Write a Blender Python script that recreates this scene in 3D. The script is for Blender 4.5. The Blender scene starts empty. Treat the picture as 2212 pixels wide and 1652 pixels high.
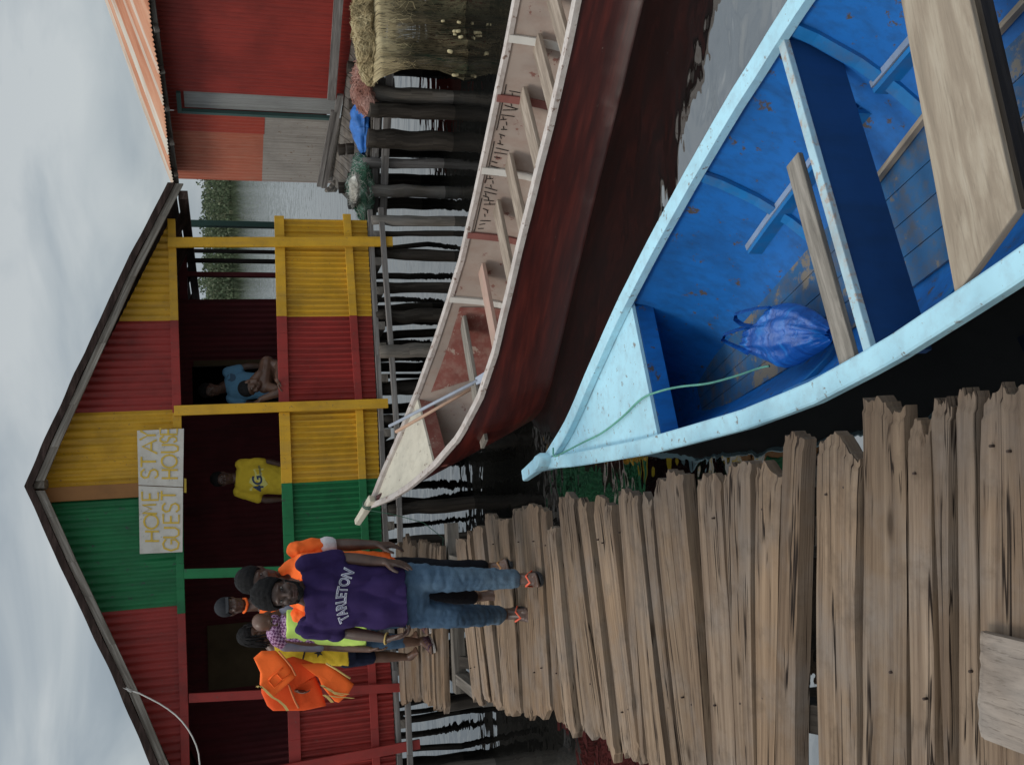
import bpy, math, random
from mathutils import Vector, Matrix, noise
from mathutils.bvhtree import BVHTree
random.seed(7)
SC = bpy.context.scene
COL = SC.collection
V = Vector
rad = math.radians
PI = math.pi

# ------------------------------------------------------------------ camera
EYE = V((0, 0, 1.72))
FOC = 2450 / 1.1718            # focal length in the 2212-wide measuring grid
_p, _r = rad(16.5), rad(1.75)
FW = V((0, math.cos(_p), -math.sin(_p)))
_U0 = V((0, math.sin(_p), math.cos(_p)))
RT = V((1, 0, 0)) * math.cos(_r) - _U0 * math.sin(_r)
UP = _U0 * math.cos(_r) + V((1, 0, 0)) * math.sin(_r)

def ray(x, y):
    return FW + RT * ((826 - y) / FOC) + UP * ((1106 - x) / FOC)
def onz(x, y, z):
    d = ray(x, y); return EYE + d * ((z - EYE.z) / d.z)
def onY(x, y, Y):
    d = ray(x, y); return EYE + d * (Y / d.y)
def onp(x, y, P, n):
    d = ray(x, y); return EYE + d * ((V(P) - EYE).dot(n) / d.dot(n))

cam = bpy.data.cameras.new('camera'); co = bpy.data.objects.new('camera', cam); COL.objects.link(co)
cam.sensor_fit = 'HORIZONTAL'; cam.sensor_width = 36; cam.lens = 36 * 2450 / 2592
cam.clip_start = .05; cam.clip_end = 5000
# the photograph lies on its side: world up points to the left edge of the picture
cx, cy, cz = -UP, RT, -FW
co.matrix_world = Matrix(((cx.x, cy.x, cz.x, 0), (cx.y, cy.y, cz.y, 0), (cx.z, cy.z, cz.z, EYE.z), (0, 0, 0, 1)))
SC.camera = co
SC.view_settings.view_transform = 'Standard'; SC.view_settings.look = 'None'

# ------------------------------------------------------------------ materials
def srgb(r, g, b):
    f = lambda c: (c / 255 / 12.92 if c <= 10 else ((c / 255 + .055) / 1.055) ** 2.4)
    return (f(r), f(g), f(b))

class NT:
    def __init__(s, m):
        m.use_nodes = True; s.t = m.node_tree; s.n = s.t.nodes; s.l = s.t.links
    def new(s, typ, **kw):
        n = s.n.new(typ)
        for k, v in kw.items():
            if k.startswith('_'): n.inputs[k[1:].replace('_', ' ')].default_value = v
            else: setattr(n, k, v)
        return n
    def link(s, a, b): s.l.new(a, b)
    def coord(s, kind, scale, rot=(0, 0, 0)):
        tc = s.new('ShaderNodeTexCoord'); mp = s.new('ShaderNodeMapping')
        s.link(tc.outputs[kind], mp.inputs['Vector']); mp.inputs['Scale'].default_value = scale; mp.inputs['Rotation'].default_value = rot
        return mp.outputs['Vector']
    def noise(s, vec, scale, detail=4, rough=.55, dist=0):
        n = s.new('ShaderNodeTexNoise'); s.link(vec, n.inputs['Vector'])
        n.inputs['Scale'].default_value = scale; n.inputs['Detail'].default_value = detail
        n.inputs['Roughness'].default_value = rough; n.inputs['Distortion'].default_value = dist
        return n.outputs['Fac']
    def ramp(s, fac, stops):
        r = s.new('ShaderNodeValToRGB'); s.link(fac, r.inputs['Fac'])
        e = r.color_ramp.elements
        while len(e) < len(stops): e.new(.5)
        for el, (p, c) in zip(e, stops):
            el.position = p; el.color = (*c, 1) if hasattr(c, '__len__') else (c, c, c, 1)
        return r.outputs['Color']
    def mix(s, fac, a, b, typ='MIX'):
        m = s.new('ShaderNodeMix', data_type='RGBA', blend_type=typ)
        for sock, v in ((m.inputs[0], fac), (m.inputs[6], a), (m.inputs[7], b)):
            if hasattr(v, 'is_linked') or isinstance(v, bpy.types.NodeSocket): s.link(v, sock)
            elif hasattr(v, '__len__'): sock.default_value = (*v, 1) if len(v) == 3 else v
            else: sock.default_value = v
        return m.outputs[2]

def shade(m, nt, col, rough, bump=None, bstr=.3, bdist=.01, spec=.5, metal=0):
    b = nt.n['Principled BSDF']
    if hasattr(col, '__len__'): b.inputs['Base Color'].default_value = (*col, 1)
    else: nt.link(col, b.inputs['Base Color'])
    if isinstance(rough, (int, float)): b.inputs['Roughness'].default_value = rough
    else: nt.link(rough, b.inputs['Roughness'])
    b.inputs['Specular IOR Level'].default_value = spec
    b.inputs['Metallic'].default_value = metal
    if bump is not None:
        bn = nt.new('ShaderNodeBump'); bn.inputs['Strength'].default_value = bstr; bn.inputs['Distance'].default_value = bdist
        nt.link(bump, bn.inputs['Height']); nt.link(bn.outputs['Normal'], b.inputs['Normal'])
    return m

def sc3(c, k): return tuple(min(1, x * k) for x in c)

def wood(name, c1, c2, c3, gu=1.5, gv=30, crack=.5, isl=.35, rough=.85, bstr=.5, weather=None):
    """weathered timber: grain along the UV u axis, every board its own tone"""
    m = bpy.data.materials.new(name); nt = NT(m)
    uv = nt.coord('UV', (gu, gv, 1))
    g = nt.noise(uv, 1, 8, .62, .4)
    fine = nt.noise(nt.coord('UV', (gu * 2.2, gv * 5.5, 1)), 1, 5, .65)
    col = nt.ramp(g, [(.28, sc3(c1, .75)), (.45, c1), (.58, c2), (.75, c3)])
    geo = nt.new('ShaderNodeNewGeometry')
    tone = nt.ramp(geo.outputs['Random Per Island'], [(0, 1 - isl), (.35, 1 - isl * .35), (.7, 1.0), (1, 1 + isl * .15)])
    col = nt.mix(1, col, tone, 'MULTIPLY')
    grey = nt.ramp(nt.noise(nt.coord('Object', (1, 1, 1)), 1.7, 3), [(.42, 0), (.68, 1)])
    if weather: 
        wm = nt.mix(.55, col, weather); col = nt.mix(grey, col, wm)
    ck = nt.ramp(fine, [(.34, 0), (.46, 1)])
    big = nt.ramp(nt.noise(nt.coord('UV', (gu * 1.1, gv * 2.2, 1), (0, 0, .02)), 1, 5, .7), [(.315, 0), (.36, 1)])
    col = nt.mix(nt.mix(crack, (1, 1, 1), ck), sc3(c1, .5), col)
    col = nt.mix(nt.mix(crack, (1, 1, 1), big), sc3(c1, .25), col)
    h = nt.mix(.5, g, fine)
    h = nt.mix(1, h, big, 'MULTIPLY')
    return shade(m, nt, col, rough, h, bstr, .006, .2)

def paint(name, c, rough=.5, var=.25, scale=3, dirt=None, dirtamt=.5, wear=None, wearamt=0, streak=(1, 1, .15), bstr=.15, spec=.4, wscale=14):
    """old brushed paint: uneven tone, streaked dirt, chips showing what lies beneath"""
    m = bpy.data.materials.new(name); nt = NT(m)
    ob = nt.coord('Object', (1, 1, 1))
    st = nt.coord('Object', streak)
    n1 = nt.noise(ob, scale, 5, .6)
    col = nt.ramp(n1, [(.3, sc3(c, 1 - var)), (.5, c), (.72, sc3(c, 1 + var * .5))])
    n2 = nt.noise(st, 9, 6, .65)
    if dirt:
        f = nt.ramp(n2, [(.45, 0), (.75, dirtamt)])
        col = nt.mix(f, col, dirt)
    nf = nt.noise(ob, wscale, 8, .7)
    if wear:
        f = nt.ramp(nf, [(.62 - wearamt * .25, 0), (.66 - wearamt * .25, 1)])
        col = nt.mix(f, col, wear)
    fine = nt.noise(ob, 60, 3)
    return shade(m, nt, col, rough, nt.mix(.6, n2, fine), bstr, .006, spec)

def cloth(name, c, var=.25, scale=5, weave=220, bstr=.4, rough=.9, c2=None):
    m = bpy.data.materials.new(name); nt = NT(m)
    ob = nt.coord('Object', (1, 1, 1))
    n1 = nt.noise(ob, scale, 4, .6)
    col = nt.ramp(n1, [(.3, sc3(c, 1 - var)), (.55, c), (.75, c2 or sc3(c, 1 + var * .6))])
    w = nt.noise(ob, weave, 2, .6)
    h = nt.mix(.35, nt.noise(ob, 14, 3, .6, .6), w)
    return shade(m, nt, col, rough, h, bstr, .012, .15)

def plain(name, c, rough=.6, spec=.4, var=.15, scale=6, bstr=.1, metal=0):
    m = bpy.data.materials.new(name); nt = NT(m)
    ob = nt.coord('Object', (1, 1, 1))
    n1 = nt.noise(ob, scale, 5, .6)
    col = nt.ramp(n1, [(.3, sc3(c, 1 - var)), (.7, sc3(c, 1 + var))])
    return shade(m, nt, col, rough, nt.noise(ob, scale * 6, 3), bstr, .004, spec, metal)

# ------------------------------------------------------------------ mesh builder
class MB:
    def __init__(s): s.v, s.f, s.uv, s.mi, s.sm = [], [], [], [], []
    def face(s, idx, uv=None, mi=0, sm=False):
        s.f.append(idx); s.uv.append(uv or [(s.v[i][0] + s.v[i][1] * .37, s.v[i][2]) for i in idx]); s.mi.append(mi); s.sm.append(sm)
    def hexa(s, c, L=None, mi=0):
        """8 corners: c[0:4] start end (loop), c[4:8] far end; UV u along the length"""
        b = len(s.v); s.v += [V(p) for p in c]
        L = L or (V(c[4]) - V(c[0])).length
        o = random.random() * 50; o2 = random.random() * 50
        per = 0
        for k in range(4):
            k2 = (k + 1) % 4
            w = (V(c[k2]) - V(c[k])).length
            s.face((b + k, b + k2, b + 4 + k2, b + 4 + k), [(o, o2 + per), (o, o2 + per + w), (o + L, o2 + per + w), (o + L, o2 + per)], mi)
            per += w
        for q in ((3, 2, 1, 0), (4, 5, 6, 7)):
            s.face(tuple(b + i for i in q), [(o + (c[i][2] if 0 else 0) + .01 * j, o2 + .03 * j) for j, i in enumerate(q)], mi)
    def beam(s, p0, p1, w, h, side=None, mi=0, w1=None, h1=None):
        """w across (horizontal side), h the other way, centred on the axis"""
        p0, p1 = V(p0), V(p1); d = (p1 - p0).normalized()
        side = V(side) if side is not None else d.cross(V((0, 0, 1)))
        if side.length < 1e-4: side = V((1, 0, 0))
        side = (side - d * side.dot(d)).normalized(); u = side.cross(d).normalized()
        w1 = w if w1 is None else w1; h1 = h if h1 is None else h1
        c = [p0 + side * (a * w / 2) + u * (b_ * h / 2) for a, b_ in ((-1, -1), (1, -1), (1, 1), (-1, 1))]
        c += [p1 + side * (a * w1 / 2) + u * (b_ * h1 / 2) for a, b_ in ((-1, -1), (1, -1), (1, 1), (-1, 1))]
        s.hexa(c, (p1 - p0).length, mi)
    def tube(s, pts, r, seg=8, cap=True, mi=0, sm=True, flat=None):
        pts = [V(p) for p in pts]; n = len(pts)
        rr = r if hasattr(r, '__len__') else [r] * n
        b = len(s.v); prev = None; acc = 0; o = random.random() * 20; us = []
        for i, p in enumerate(pts):
            d = (pts[min(i + 1, n - 1)] - pts[max(i - 1, 0)]).normalized()
            if prev is None:
                a = d.cross(V((0, 0, 1)));
                if a.length < .05: a = d.cross(V((1, 0, 0)))
            else: a = prev - d * prev.dot(d)
            a.normalize(); prev = a; c = d.cross(a)
            for k in range(seg):
                t = 2 * PI * k / seg; s.v.append(p + (a * math.cos(t) + c * math.sin(t)) * rr[i])
            if i: acc += (pts[i] - pts[i - 1]).length
            us.append(acc)
        for i in range(n - 1):
            for k in range(seg):
                k2 = (k + 1) % seg
                w = 2 * PI * rr[i] / seg
                s.face((b + i * seg + k, b + i * seg + k2, b + (i + 1) * seg + k2, b + (i + 1) * seg + k),
                       [(o + us[i], k * w), (o + us[i], (k + 1) * w), (o + us[i + 1], (k + 1) * w), (o + us[i + 1], k * w)], mi, sm)
        if cap:
            s.face(tuple(b + k for k in range(seg))[::-1], [(o, .01 * k) for k in range(seg)], mi)
            s.face(tuple(b + (n - 1) * seg + k for k in range(seg)), [(o, .01 * k) for k in range(seg)], mi)
    def log(s, pts, rs, seg=12, mi=0):
        """rough round timber: uneven girth, slight bends, knots"""
        pts = [V(p) for p in pts]; n = 12; o = random.random() * 50; P, Q = [], []
        b0 = len(s.v); b1 = None
        for i in range(n + 1):
            t = i / n * (len(pts) - 1); k = min(int(t), len(pts) - 2); p = pts[k].lerp(pts[k + 1], t - k)
            P.append(p + V((nz((i * .35, o, 0)), nz((i * .35, o, 7)), 0)) * rs[0] * .35); Q.append(lerp(rs[k], rs[k + 1], t - k) * (1 + .16 * nz((i * .5, o, 3))))
        s.tube(P, Q, seg, True, mi)
        for i in range(b0, len(s.v)):
            j = (i - b0) // seg; c = P[j]; d = s.v[i] - c; s.v[i] = c + d * (1 + .14 * nz((d.x * 14, d.y * 14 + o, j * .25)))
    def grid(s, rows, mi=0, sm=True, uv=None, flip=False):
        b = len(s.v); m = len(rows[0])
        for r in rows: s.v += [V(p) for p in r]
        for i in range(len(rows) - 1):
            for j in range(m - 1):
                q = [(i, j), (i, j + 1), (i + 1, j + 1), (i + 1, j)]
                if flip: q = q[::-1]
                s.face(tuple(b + a * m + c for a, c in q), [uv(a, c) for a, c in q] if uv else None, mi, sm)
    def poly(s, pts, th_vec, mi=0):
        """flat outline given a thickness"""
        b = len(s.v); n = len(pts); t = V(th_vec)
        s.v += [V(p) for p in pts] + [V(p) + t for p in pts]
        s.face(tuple(range(b, b + n))[::-1], None, mi); s.face(tuple(range(b + n, b + 2 * n)), None, mi)
        for k in range(n):
            k2 = (k + 1) % n; s.face((b + k, b + k2, b + n + k2, b + n + k), None, mi)

def origin(o):
    while o.parent: o = o.parent
    return o.location.copy()

def obj(name, mb, mats, parent=None, bevel=0):
    """link a builder (world coordinates) as ONE mesh object"""
    o0 = origin(parent) if parent else V((0, 0, 0))
    me = bpy.data.meshes.new(name)
    me.from_pydata([tuple(p - o0) for p in mb.v], [], mb.f)
    uvl = me.uv_layers.new(name='UVMap')
    flat = [c for uv in mb.uv for p in uv for c in p]
    uvl.data.foreach_set('uv', flat)
    for m in (mats if isinstance(mats, (list, tuple)) else [mats]): me.materials.append(m)
    me.polygons.foreach_set('material_index', mb.mi)
    me.polygons.foreach_set('use_smooth', mb.sm)
    me.update()
    o = bpy.data.objects.new(name, me); COL.objects.link(o)
    if parent: o.parent = parent
    if bevel:
        bv = o.modifiers.new('bevel', 'BEVEL'); bv.width = bevel; bv.segments = 2; bv.limit_method = 'ANGLE'; bv.angle_limit = rad(40)
    return o

def tag(o, label=None, cat=None, group=None, kind=None):
    if label: o['label'] = label
    if cat: o['category'] = cat
    if group: o['group'] = group
    if kind: o['kind'] = kind
    return o

def thing(name, label, cat, loc, group=None):
    o = bpy.data.objects.new(name, None); COL.objects.link(o); o.location = V(loc); o.empty_display_size = .2
    return tag(o, label, cat, group)

def nz(p, s=1.0, o=0.0): return noise.noise(V(p) * s + V((o, o * 1.7, -o)))
def lerp(a, b, t): return a + (b - a) * t
def interp(tab, x):
    if x <= tab[0][0]: return tab[0][1:]
    for p, q in zip(tab, tab[1:]):
        if x <= q[0]:
            t = (x - p[0]) / (q[0] - p[0]); return [lerp(a, b, t) for a, b in zip(p[1:], q[1:])]
    return tab[-1][1:]
# ------------------------------------------------------------------ sky, sun
W = bpy.data.worlds.new('World'); SC.world = W; W.use_nodes = True
nt = W.node_tree; N = nt.nodes; Lk = nt.links
SUN_EL, SUN_AZ = rad(60), rad(-118)          # azimuth from +Y towards +X
sky = N.new('ShaderNodeTexSky'); sky.sky_type = 'NISHITA'; sky.sun_disc = False
sky.sun_elevation = SUN_EL; sky.sun_rotation = SUN_AZ
w = NT(W)
tc = w.new('ShaderNodeTexCoord'); mp = w.new('ShaderNodeMapping'); w.link(tc.outputs['Generated'], mp.inputs['Vector'])
mp.inputs['Scale'].default_value = (1.0, 1.0, 3.2); mp.inputs['Rotation'].default_value = (.05, .10, .3)
c1 = w.noise(mp.outputs['Vector'], 4.6, 6, .52, .5)
c2 = w.noise(mp.outputs['Vector'], 1.7, 3, .5)
cl = w.mix(.45, c1, c2)
ccol = w.ramp(cl, [(.36, (2.7, 3.2, 3.65)), (.455, (3.5, 4.0, 4.4)), (.54, (4.5, 4.95, 5.2)), (.64, (5.7, 6.05, 6.15))])
# brighter cloud towards the zenith, as under any overcast
sep = w.new('ShaderNodeSeparateXYZ'); w.link(tc.outputs['Generated'], sep.inputs[0])
zen = w.ramp(sep.outputs['Z'], [(0.0, 1.06), (.22, .98), (.42, 1.6), (.75, 2.5), (1, 3.1)])
ccol = w.mix(1, ccol, zen, 'MULTIPLY')
out = w.mix(.9, sky.outputs['Color'], ccol)
bg = N['Background']; w.link(out, bg.inputs['Color']); bg.inputs['Strength'].default_value = .097
sl = bpy.data.lights.new('sun', 'SUN'); so = bpy.data.objects.new('sun', sl); COL.objects.link(so)
sl.energy = 1.3; sl.angle = rad(16); sl.color = (1, .93, .84)
sd = V((math.sin(SUN_AZ) * math.cos(SUN_EL), math.cos(SUN_AZ) * math.cos(SUN_EL), math.sin(SUN_EL)))
so.rotation_euler = sd.to_track_quat('Z', 'Y').to_euler()
so.location = sd * 60
SC.view_settings.exposure = 0

# ------------------------------------------------------------------ lake
m = bpy.data.materials.new('lake_water'); t = NT(m)
ob = t.coord('Object', (1, 1, 1))
rip = t.noise(t.coord('Object', (1.0, 1.5, 1), (0, 0, .25)), 2.0, 2.5, .45, .3)
swell = t.noise(t.coord('Object', (.35, 1.0, 1), (0, 0, .1)), 1.1, 2, .5)
h = t.mix(.45, rip, swell)
geo = t.new('ShaderNodeNewGeometry')
shade(m, t, (.006, .006, .0055), .015, h, .085, .3, .5)
m.node_tree.nodes['Principled BSDF'].inputs['IOR'].default_value = 3.3
WATER = -1.0
LAKE = m

# ------------------------------------------------------------------ far shore
fm = bpy.data.materials.new('forest_leaves'); t = NT(fm)
g = t.new('ShaderNodeNewGeometry')
col = t.ramp(g.outputs['Random Per Island'], [(0, (.065, .09, .05)), (.5, (.105, .132, .075)), (.8, (.135, .158, .095)), (1, (.19, .20, .13))])  # slight haze over the lake put into the greyed greens
shade(fm, t, col, .8, spec=.1)
b = MB(); rf = random.Random(3)
for layer in range(3):
    x = -190.0
    while x < 330:
        near = 15 < x < 75
        hgt = rf.uniform(4.6, 7.0) + layer * .8 + (rf.random() < .15) * rf.uniform(.5, 1.8)
        rw = rf.uniform(2.2, 4.5); cy_ = 259 + layer * 4 + rf.uniform(-1, 1)
        n = (300 if near else 45)
        for k in range(n):
            u = rf.uniform(-1, 1); th = rf.uniform(0, 2 * PI); zz = rf.random()
            prof = math.sin(PI * min(1, .12 + .88 * (1 - zz) ** .75)) ** .6 if zz > .35 else 1
            r_ = rw * prof * math.sqrt(rf.random())
            p = V((x + r_ * math.cos(th), cy_ - abs(r_ * math.sin(th)) * .8, WATER + .1 + zz * hgt))
            s_ = rf.uniform(.14, .36) * (1 if near else 2.2)
            a = V((rf.uniform(-1, 1), rf.uniform(-.4, .4), rf.uniform(-.5, .5))).normalized() * s_
            c = V((rf.uniform(-.4, .4), rf.uniform(-.5, .5), 1)).normalized() * s_ * .8
            q = len(b.v); b.v += [p - a - c, p + a - c * .7, p + a * .7 + c, p - a * .8 + c]; b.face((q, q + 1, q + 2, q + 3))
        x += rw * rf.uniform(.7, 1.15)
# dark backing sheets painted as the shade behind the leaves
dm = plain('forest_shade', (.03, .04, .022), .9, .1)
for k in range(130):
    x = -190 + k * 4; q = len(b.v)
    hh = 4.3 + 1.2 * nz((x * .13, 0, 0))
    b.v += [V((x, 268, WATER - .1)), V((x + 4.2, 268, WATER - .1)), V((x + 4.2, 269.5, WATER + hh)), V((x, 269.5, WATER + hh))]; b.face((q, q + 1, q + 2, q + 3), None, 1)
tag(obj('far_forest', b, [fm, dm]), 'low green wooded shore far across the lake', 'forest', kind='stuff')
# ------------------------------------------------------------------ jetty
def deckwood(name):
    """sun-bleached, split and rotten hardwood boards"""
    m = bpy.data.materials.new(name); nt = NT(m)
    g = nt.noise(nt.coord('UV', (1.1, 38, 1)), 1, 10, .66, .25)
    gf = nt.noise(nt.coord('UV', (3.0, 260, 1)), 1, 6, .7)
    col = nt.ramp(g, [(.25, (.095, .064, .044)), (.42, (.18, .127, .088)), (.56, (.255, .186, .130)), (.75, (.35, .265, .19))])
    geo = nt.new('ShaderNodeNewGeometry')
    tint = nt.ramp(geo.outputs['Random Per Island'], [(0, (.60, .58, .58)), (.18, (1.02, .96, .9)), (.36, (.74, .70, .66)), (.52, (.95, .93, .93)), (.7, (1.12, 1.04, .95)), (.86, (.68, .60, .52)), (1, (.9, .88, .88))])
    col = nt.mix(1, col, tint, 'MULTIPLY')
    ob = nt.coord('Object', (1, 1, 1))
    col = nt.mix(nt.ramp(nt.noise(ob, 2.6, 5, .65), [(.45, 0), (.72, .65)]), col, (.20, .175, .155))       # silvered patches
    col = nt.mix(nt.ramp(nt.noise(ob, 5.5, 6, .7), [(.52, 0), (.72, .6)]), col, (.085, .058, .038))       # damp stains
    col = nt.mix(nt.ramp(gf, [(.34, .6), (.45, 0)]), col, (.07, .052, .04))                               # open grain
    xy = nt.new('ShaderNodeSeparateXYZ'); nt.link(ob, xy.inputs[0])
    ma = nt.new('ShaderNodeMath', operation='MULTIPLY_ADD'); nt.link(xy.outputs['Y'], ma.inputs[0]); ma.inputs[1].default_value = .24; nt.link(xy.outputs['X'], ma.inputs[2])
    mb_ = nt.new('ShaderNodeMath', operation='MULTIPLY_ADD'); nt.link(nt.noise(nt.coord('UV', (1.5, 16, 1)), 1, 4), mb_.inputs[0]); mb_.inputs[1].default_value = .9; nt.link(ma.outputs[0], mb_.inputs[2])
    # rot creeping in from the outer ends of the boards (object origin at -1, 4)
    rot = nt.ramp(mb_.outputs[0], [(.52, 0), (.98, .62)])
    col = nt.mix(rot, col, (.075, .055, .042))
    def split(su, sv, w, rot=.012):
        n = nt.noise(nt.coord('UV', (su, sv, 1), (0, 0, rot)), 1, 3, .5, .15)
        return nt.ramp(n, [(.5 - w * 2, 0), (.5 - w, 1), (.5 + w, 1), (.5 + w * 2, 0)])
    gate = nt.ramp(nt.noise(nt.coord('UV', (1.6, 9, 1)), 1, 3), [(.5, 0), (.56, 1)])
    ck = nt.mix(1, split(.42, 13, .006), gate, 'MULTIPLY'); ck2 = nt.mix(1, split(.9, 30, .008, -.01), nt.ramp(nt.noise(nt.coord('UV', (2.4, 14, 1)), 1, 3), [(.55, 0), (.6, 1)]), 'MULTIPLY')
    ck = nt.mix(1, ck, ck2, 'LIGHTEN')
    col = nt.mix(ck, col, (.018, .012, .009))
    kn = nt.new('ShaderNodeTexVoronoi'); nt.link(nt.coord('UV', (2.2, 7, 1)), kn.inputs['Vector']); kn.inputs['Scale'].default_value = 1
    kr = nt.ramp(kn.outputs['Distance'], [(.05, .9), (.10, .25), (.14, 0)]); col = nt.mix(kr, col, (.05, .033, .022))
    h = nt.mix(.45, g, gf); h = nt.mix(ck, h, (0, 0, 0)); h = nt.mix(kr, h, (.1, .1, .1))
    return shade(m, nt, col, .92, h, .7, .008, .12)
WOOD = deckwood('jetty_wood')
POSTW = wood('post_wood', (.10, .085, .07), (.17, .145, .12), (.24, .21, .18), 1.2, 20, .6, .4, .9, .7, (.2, .19, .18))
DARKW = wood('dark_wood', (.022, .017, .013), (.04, .032, .025), (.07, .058, .045), 1.2, 20, .5, .4, .7, .6)  # near-black timber for posts, bearers and undersides
rp = random.Random(11)

def plank(b, r0, r1, l0, l1, z, th=.045, jr=.05, jl=.05, n=26, m=7, wob=.006, mi=0):
    """one rough board from its right end (r0 far corner, r1 near corner) to its left end"""
    r0, r1, l0, l1 = [V((p[0], p[1], 0)) for p in (r0, r1, l0, l1)]
    g_ = rp.uniform(.01, .05); r0, r1 = r0.lerp(r1, g_), r1.lerp(r0, g_); g_ = rp.uniform(.01, .05); l0, l1 = l0.lerp(l1, g_), l1.lerp(l0, g_)
    L = ((l0 + l1) / 2 - (r0 + r1) / 2); ln = L.length; L = L / ln
    wdt = ((r1 - r0).length + (l1 - l0).length) / 2
    seed = rp.random() * 100; o = (rp.random() * 40, rp.random() * 40)
    tilt = rp.uniform(-.009, .009); lift = rp.uniform(-.012, .010); bow = rp.uniform(-.008, .008)
    notch_r = (rp.random(), rp.uniform(0, 1)); notch_l = (rp.random(), rp.uniform(0, 1))
    er, el = [], []
    for j in range(m + 1):
        v = j / m
        a = jr * (nz((v * 2.2, seed, 0)) * .9 + nz((v * 7, seed, 3)) * .7 + nz((v * 22, seed, 5)) * .35)
        c = jl * (nz((v * 2.2, seed, 9)) * .9 + nz((v * 6, seed, 12)) * .5)
        if notch_r[0] < .45: a += jr * 1.3 * math.exp(-((v - notch_r[1]) / .22) ** 2)
        if notch_l[0] < .45: c += jl * 1.3 * math.exp(-((v - notch_l[1]) / .22) ** 2)
        a += jr * .35 * (abs(v - .5) * 2) ** 3; c += jl * .35 * (abs(v - .5) * 2) ** 3
        er.append(a); el.append(c)
    top = []
    for i in range(n + 1):
        u = i / n; row = []
        ee = .5 * (1 - math.cos(PI * u)) * .35 + u * .65
        for j in range(m + 1):
            v = j / m
            vv = v + (wob / wdt) * (nz((u * ln * 1.3, seed, 0 if v < .5 else 40)) * 2 + nz((u * ln * 5, seed, 0 if v < .5 else 40)) * .8) * abs(v - .5) * 2
            p = (r0.lerp(r1, vv)).lerp(l0.lerp(l1, vv), ee)
            p = p + L * (er[j] * max(0, 1 - ee * 6) - el[j] * max(0, 1 - (1 - ee) * 6))
            edge = (abs(v - .5) * 2)
            zz = z + lift + tilt * (v - .5) * 2 + bow * math.sin(PI * ee) - .004 * edge ** 10
            zz += .0035 * nz((u * ln * 2, v * 3, seed)) + .0022 * nz((u * ln * 3.2, v * wdt * 60, seed))
            if u < .04 or u > .96: zz -= .006
            row.append(V((p.x, p.y, zz)))
        top.append(row)
    uv = lambda i, j: (o[0] + ln * i / n, o[1] + wdt * j / m)
    b.grid(top, mi, True, uv)
    # edges and underside
    bot = lambda p: V((p.x, p.y, z - th))
    ring = [top[i][0] for i in range(n + 1)] + [top[n][j] for j in range(1, m + 1)] + [top[i][m] for i in range(n - 1, -1, -1)] + [top[0][j] for j in range(m - 1, 0, -1)]
    q = len(b.v); k = len(ring)
    b.v += ring + [bot(p) for p in ring]
    acc = 0
    for i in range(k):
        i2 = (i + 1) % k; d = (ring[i2] - ring[i]).length
        b.face((q + i, q + k + i, q + k + i2, q + i2), [(o[0] + acc, o[1]), (o[0] + acc, o[1] + th), (o[0] + acc + d, o[1] + th), (o[0] + acc + d, o[1])], mi)
        acc += d
    b.face(tuple(q + k + i for i in range(k)), [(o[0] + p.x, o[1] + p.y) for p in ring], mi)

A_ = lambda px, py: ((1120 + px / 2.244) / 1.1718, (1200 + py / 2.244) / 1.1718)
B_ = lambda px, py: ((1550 + px / 1.976) / 1.1718, (1100 + py / 1.976) / 1.1718)
C_ = lambda px, py: ((2000 + px / 1.5946) / 1.1718, (900 + py / 1.5946) / 1.1718)
PL = []   # (crop, right far, right near, y; left far, left near, y; jag right, jag left)
for a in [(62, 122, 370, 162, 220, 1315), (128, 156, 330, 224, 272, 1285), (160, 226, 300, 278, 335, 1330), (230, 284, 228, 345, 379, 1365),
          (292, 378, 240, 384, 450, 1360), (384, 431, 200, 454, 499, 1380), (435, 530, 176, 502, 606, 1390), (538, 579, 210, 616, 690, 1412),
          (590, 640, 300, 700, 757, 1480), (630, 740, 124, 773, 925, 1510), (752, 814, 140, 931, 985, 1615), (829, 898, 130, 1017, 1078, 1650), (902, 958, 166, 1082, 1122, 1625)]:
    PL.append((A_, a))
for a in [(0, 64, 275, 100, 162, 1652), (68, 130, 296, 168, 278, 1652), (136, 186, 305, 292, 326, 1652), (188, 248, 225, 347, 400, 1652), (253, 362, 182, 403, 490, 1652),
          (404, 521, 210, 495, 605, 1652), (542, 607, 145, 610, 668, 1652), (616, 694, 135, 671, 720, 1652), (706, 846, 150, 723, 812, 1652), (857, 955, 0, 818, 926, 1652)]:
    PL.append((B_, a))
for a in [(83, 282, 345, 104, 287, 1652), (291, 458, 150, 291, 464, 1652), (462, 556, 262, 486, 566, 1652), (564, 660, 165, 614, 668, 1652), (666, 744, 150, 671, 758, 1652), (752, 925, 160, 764, 935, 1652)]:
    PL.append((C_, a))
pier = thing('wooden_jetty', 'rickety jetty of rough grey brown cross planks running towards the guest house', 'jetty', (-1, 4, 0))
b = MB()
def left_edge(Y): return -1.84 + .205 * (4.39 - Y) if Y < 4.39 else -1.84 - .22 * (Y - 4.39)
for fn, a in PL:
    r0 = onz(*fn(a[0], a[2]), 0); r1 = onz(*fn(a[1], a[2]), 0)
    l0 = onz(*fn(a[3], a[5]), 0); l1 = onz(*fn(a[4], a[5]), 0)
    if fn is not A_:
        # the left end lies outside the picture: run the board on to the jetty's left edge
        out = []
        for r_, l_ in ((r0, l0), (r1, l1)):
            d = (l_ - r_); k = (left_edge(l_.y) + rp.uniform(-.04, .05) - r_.x) / d.x
            out.append(r_ + d * max(k, 1))
        l0, l1 = out
    big = fn is C_
    plank(b, r0, r1, l0, l1, 0, .045 if not big else .05, .03 if not big else .035, .035, n=44 if not big else 90, m=10 if not big else 26, wob=.005 if not big else .007)
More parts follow.
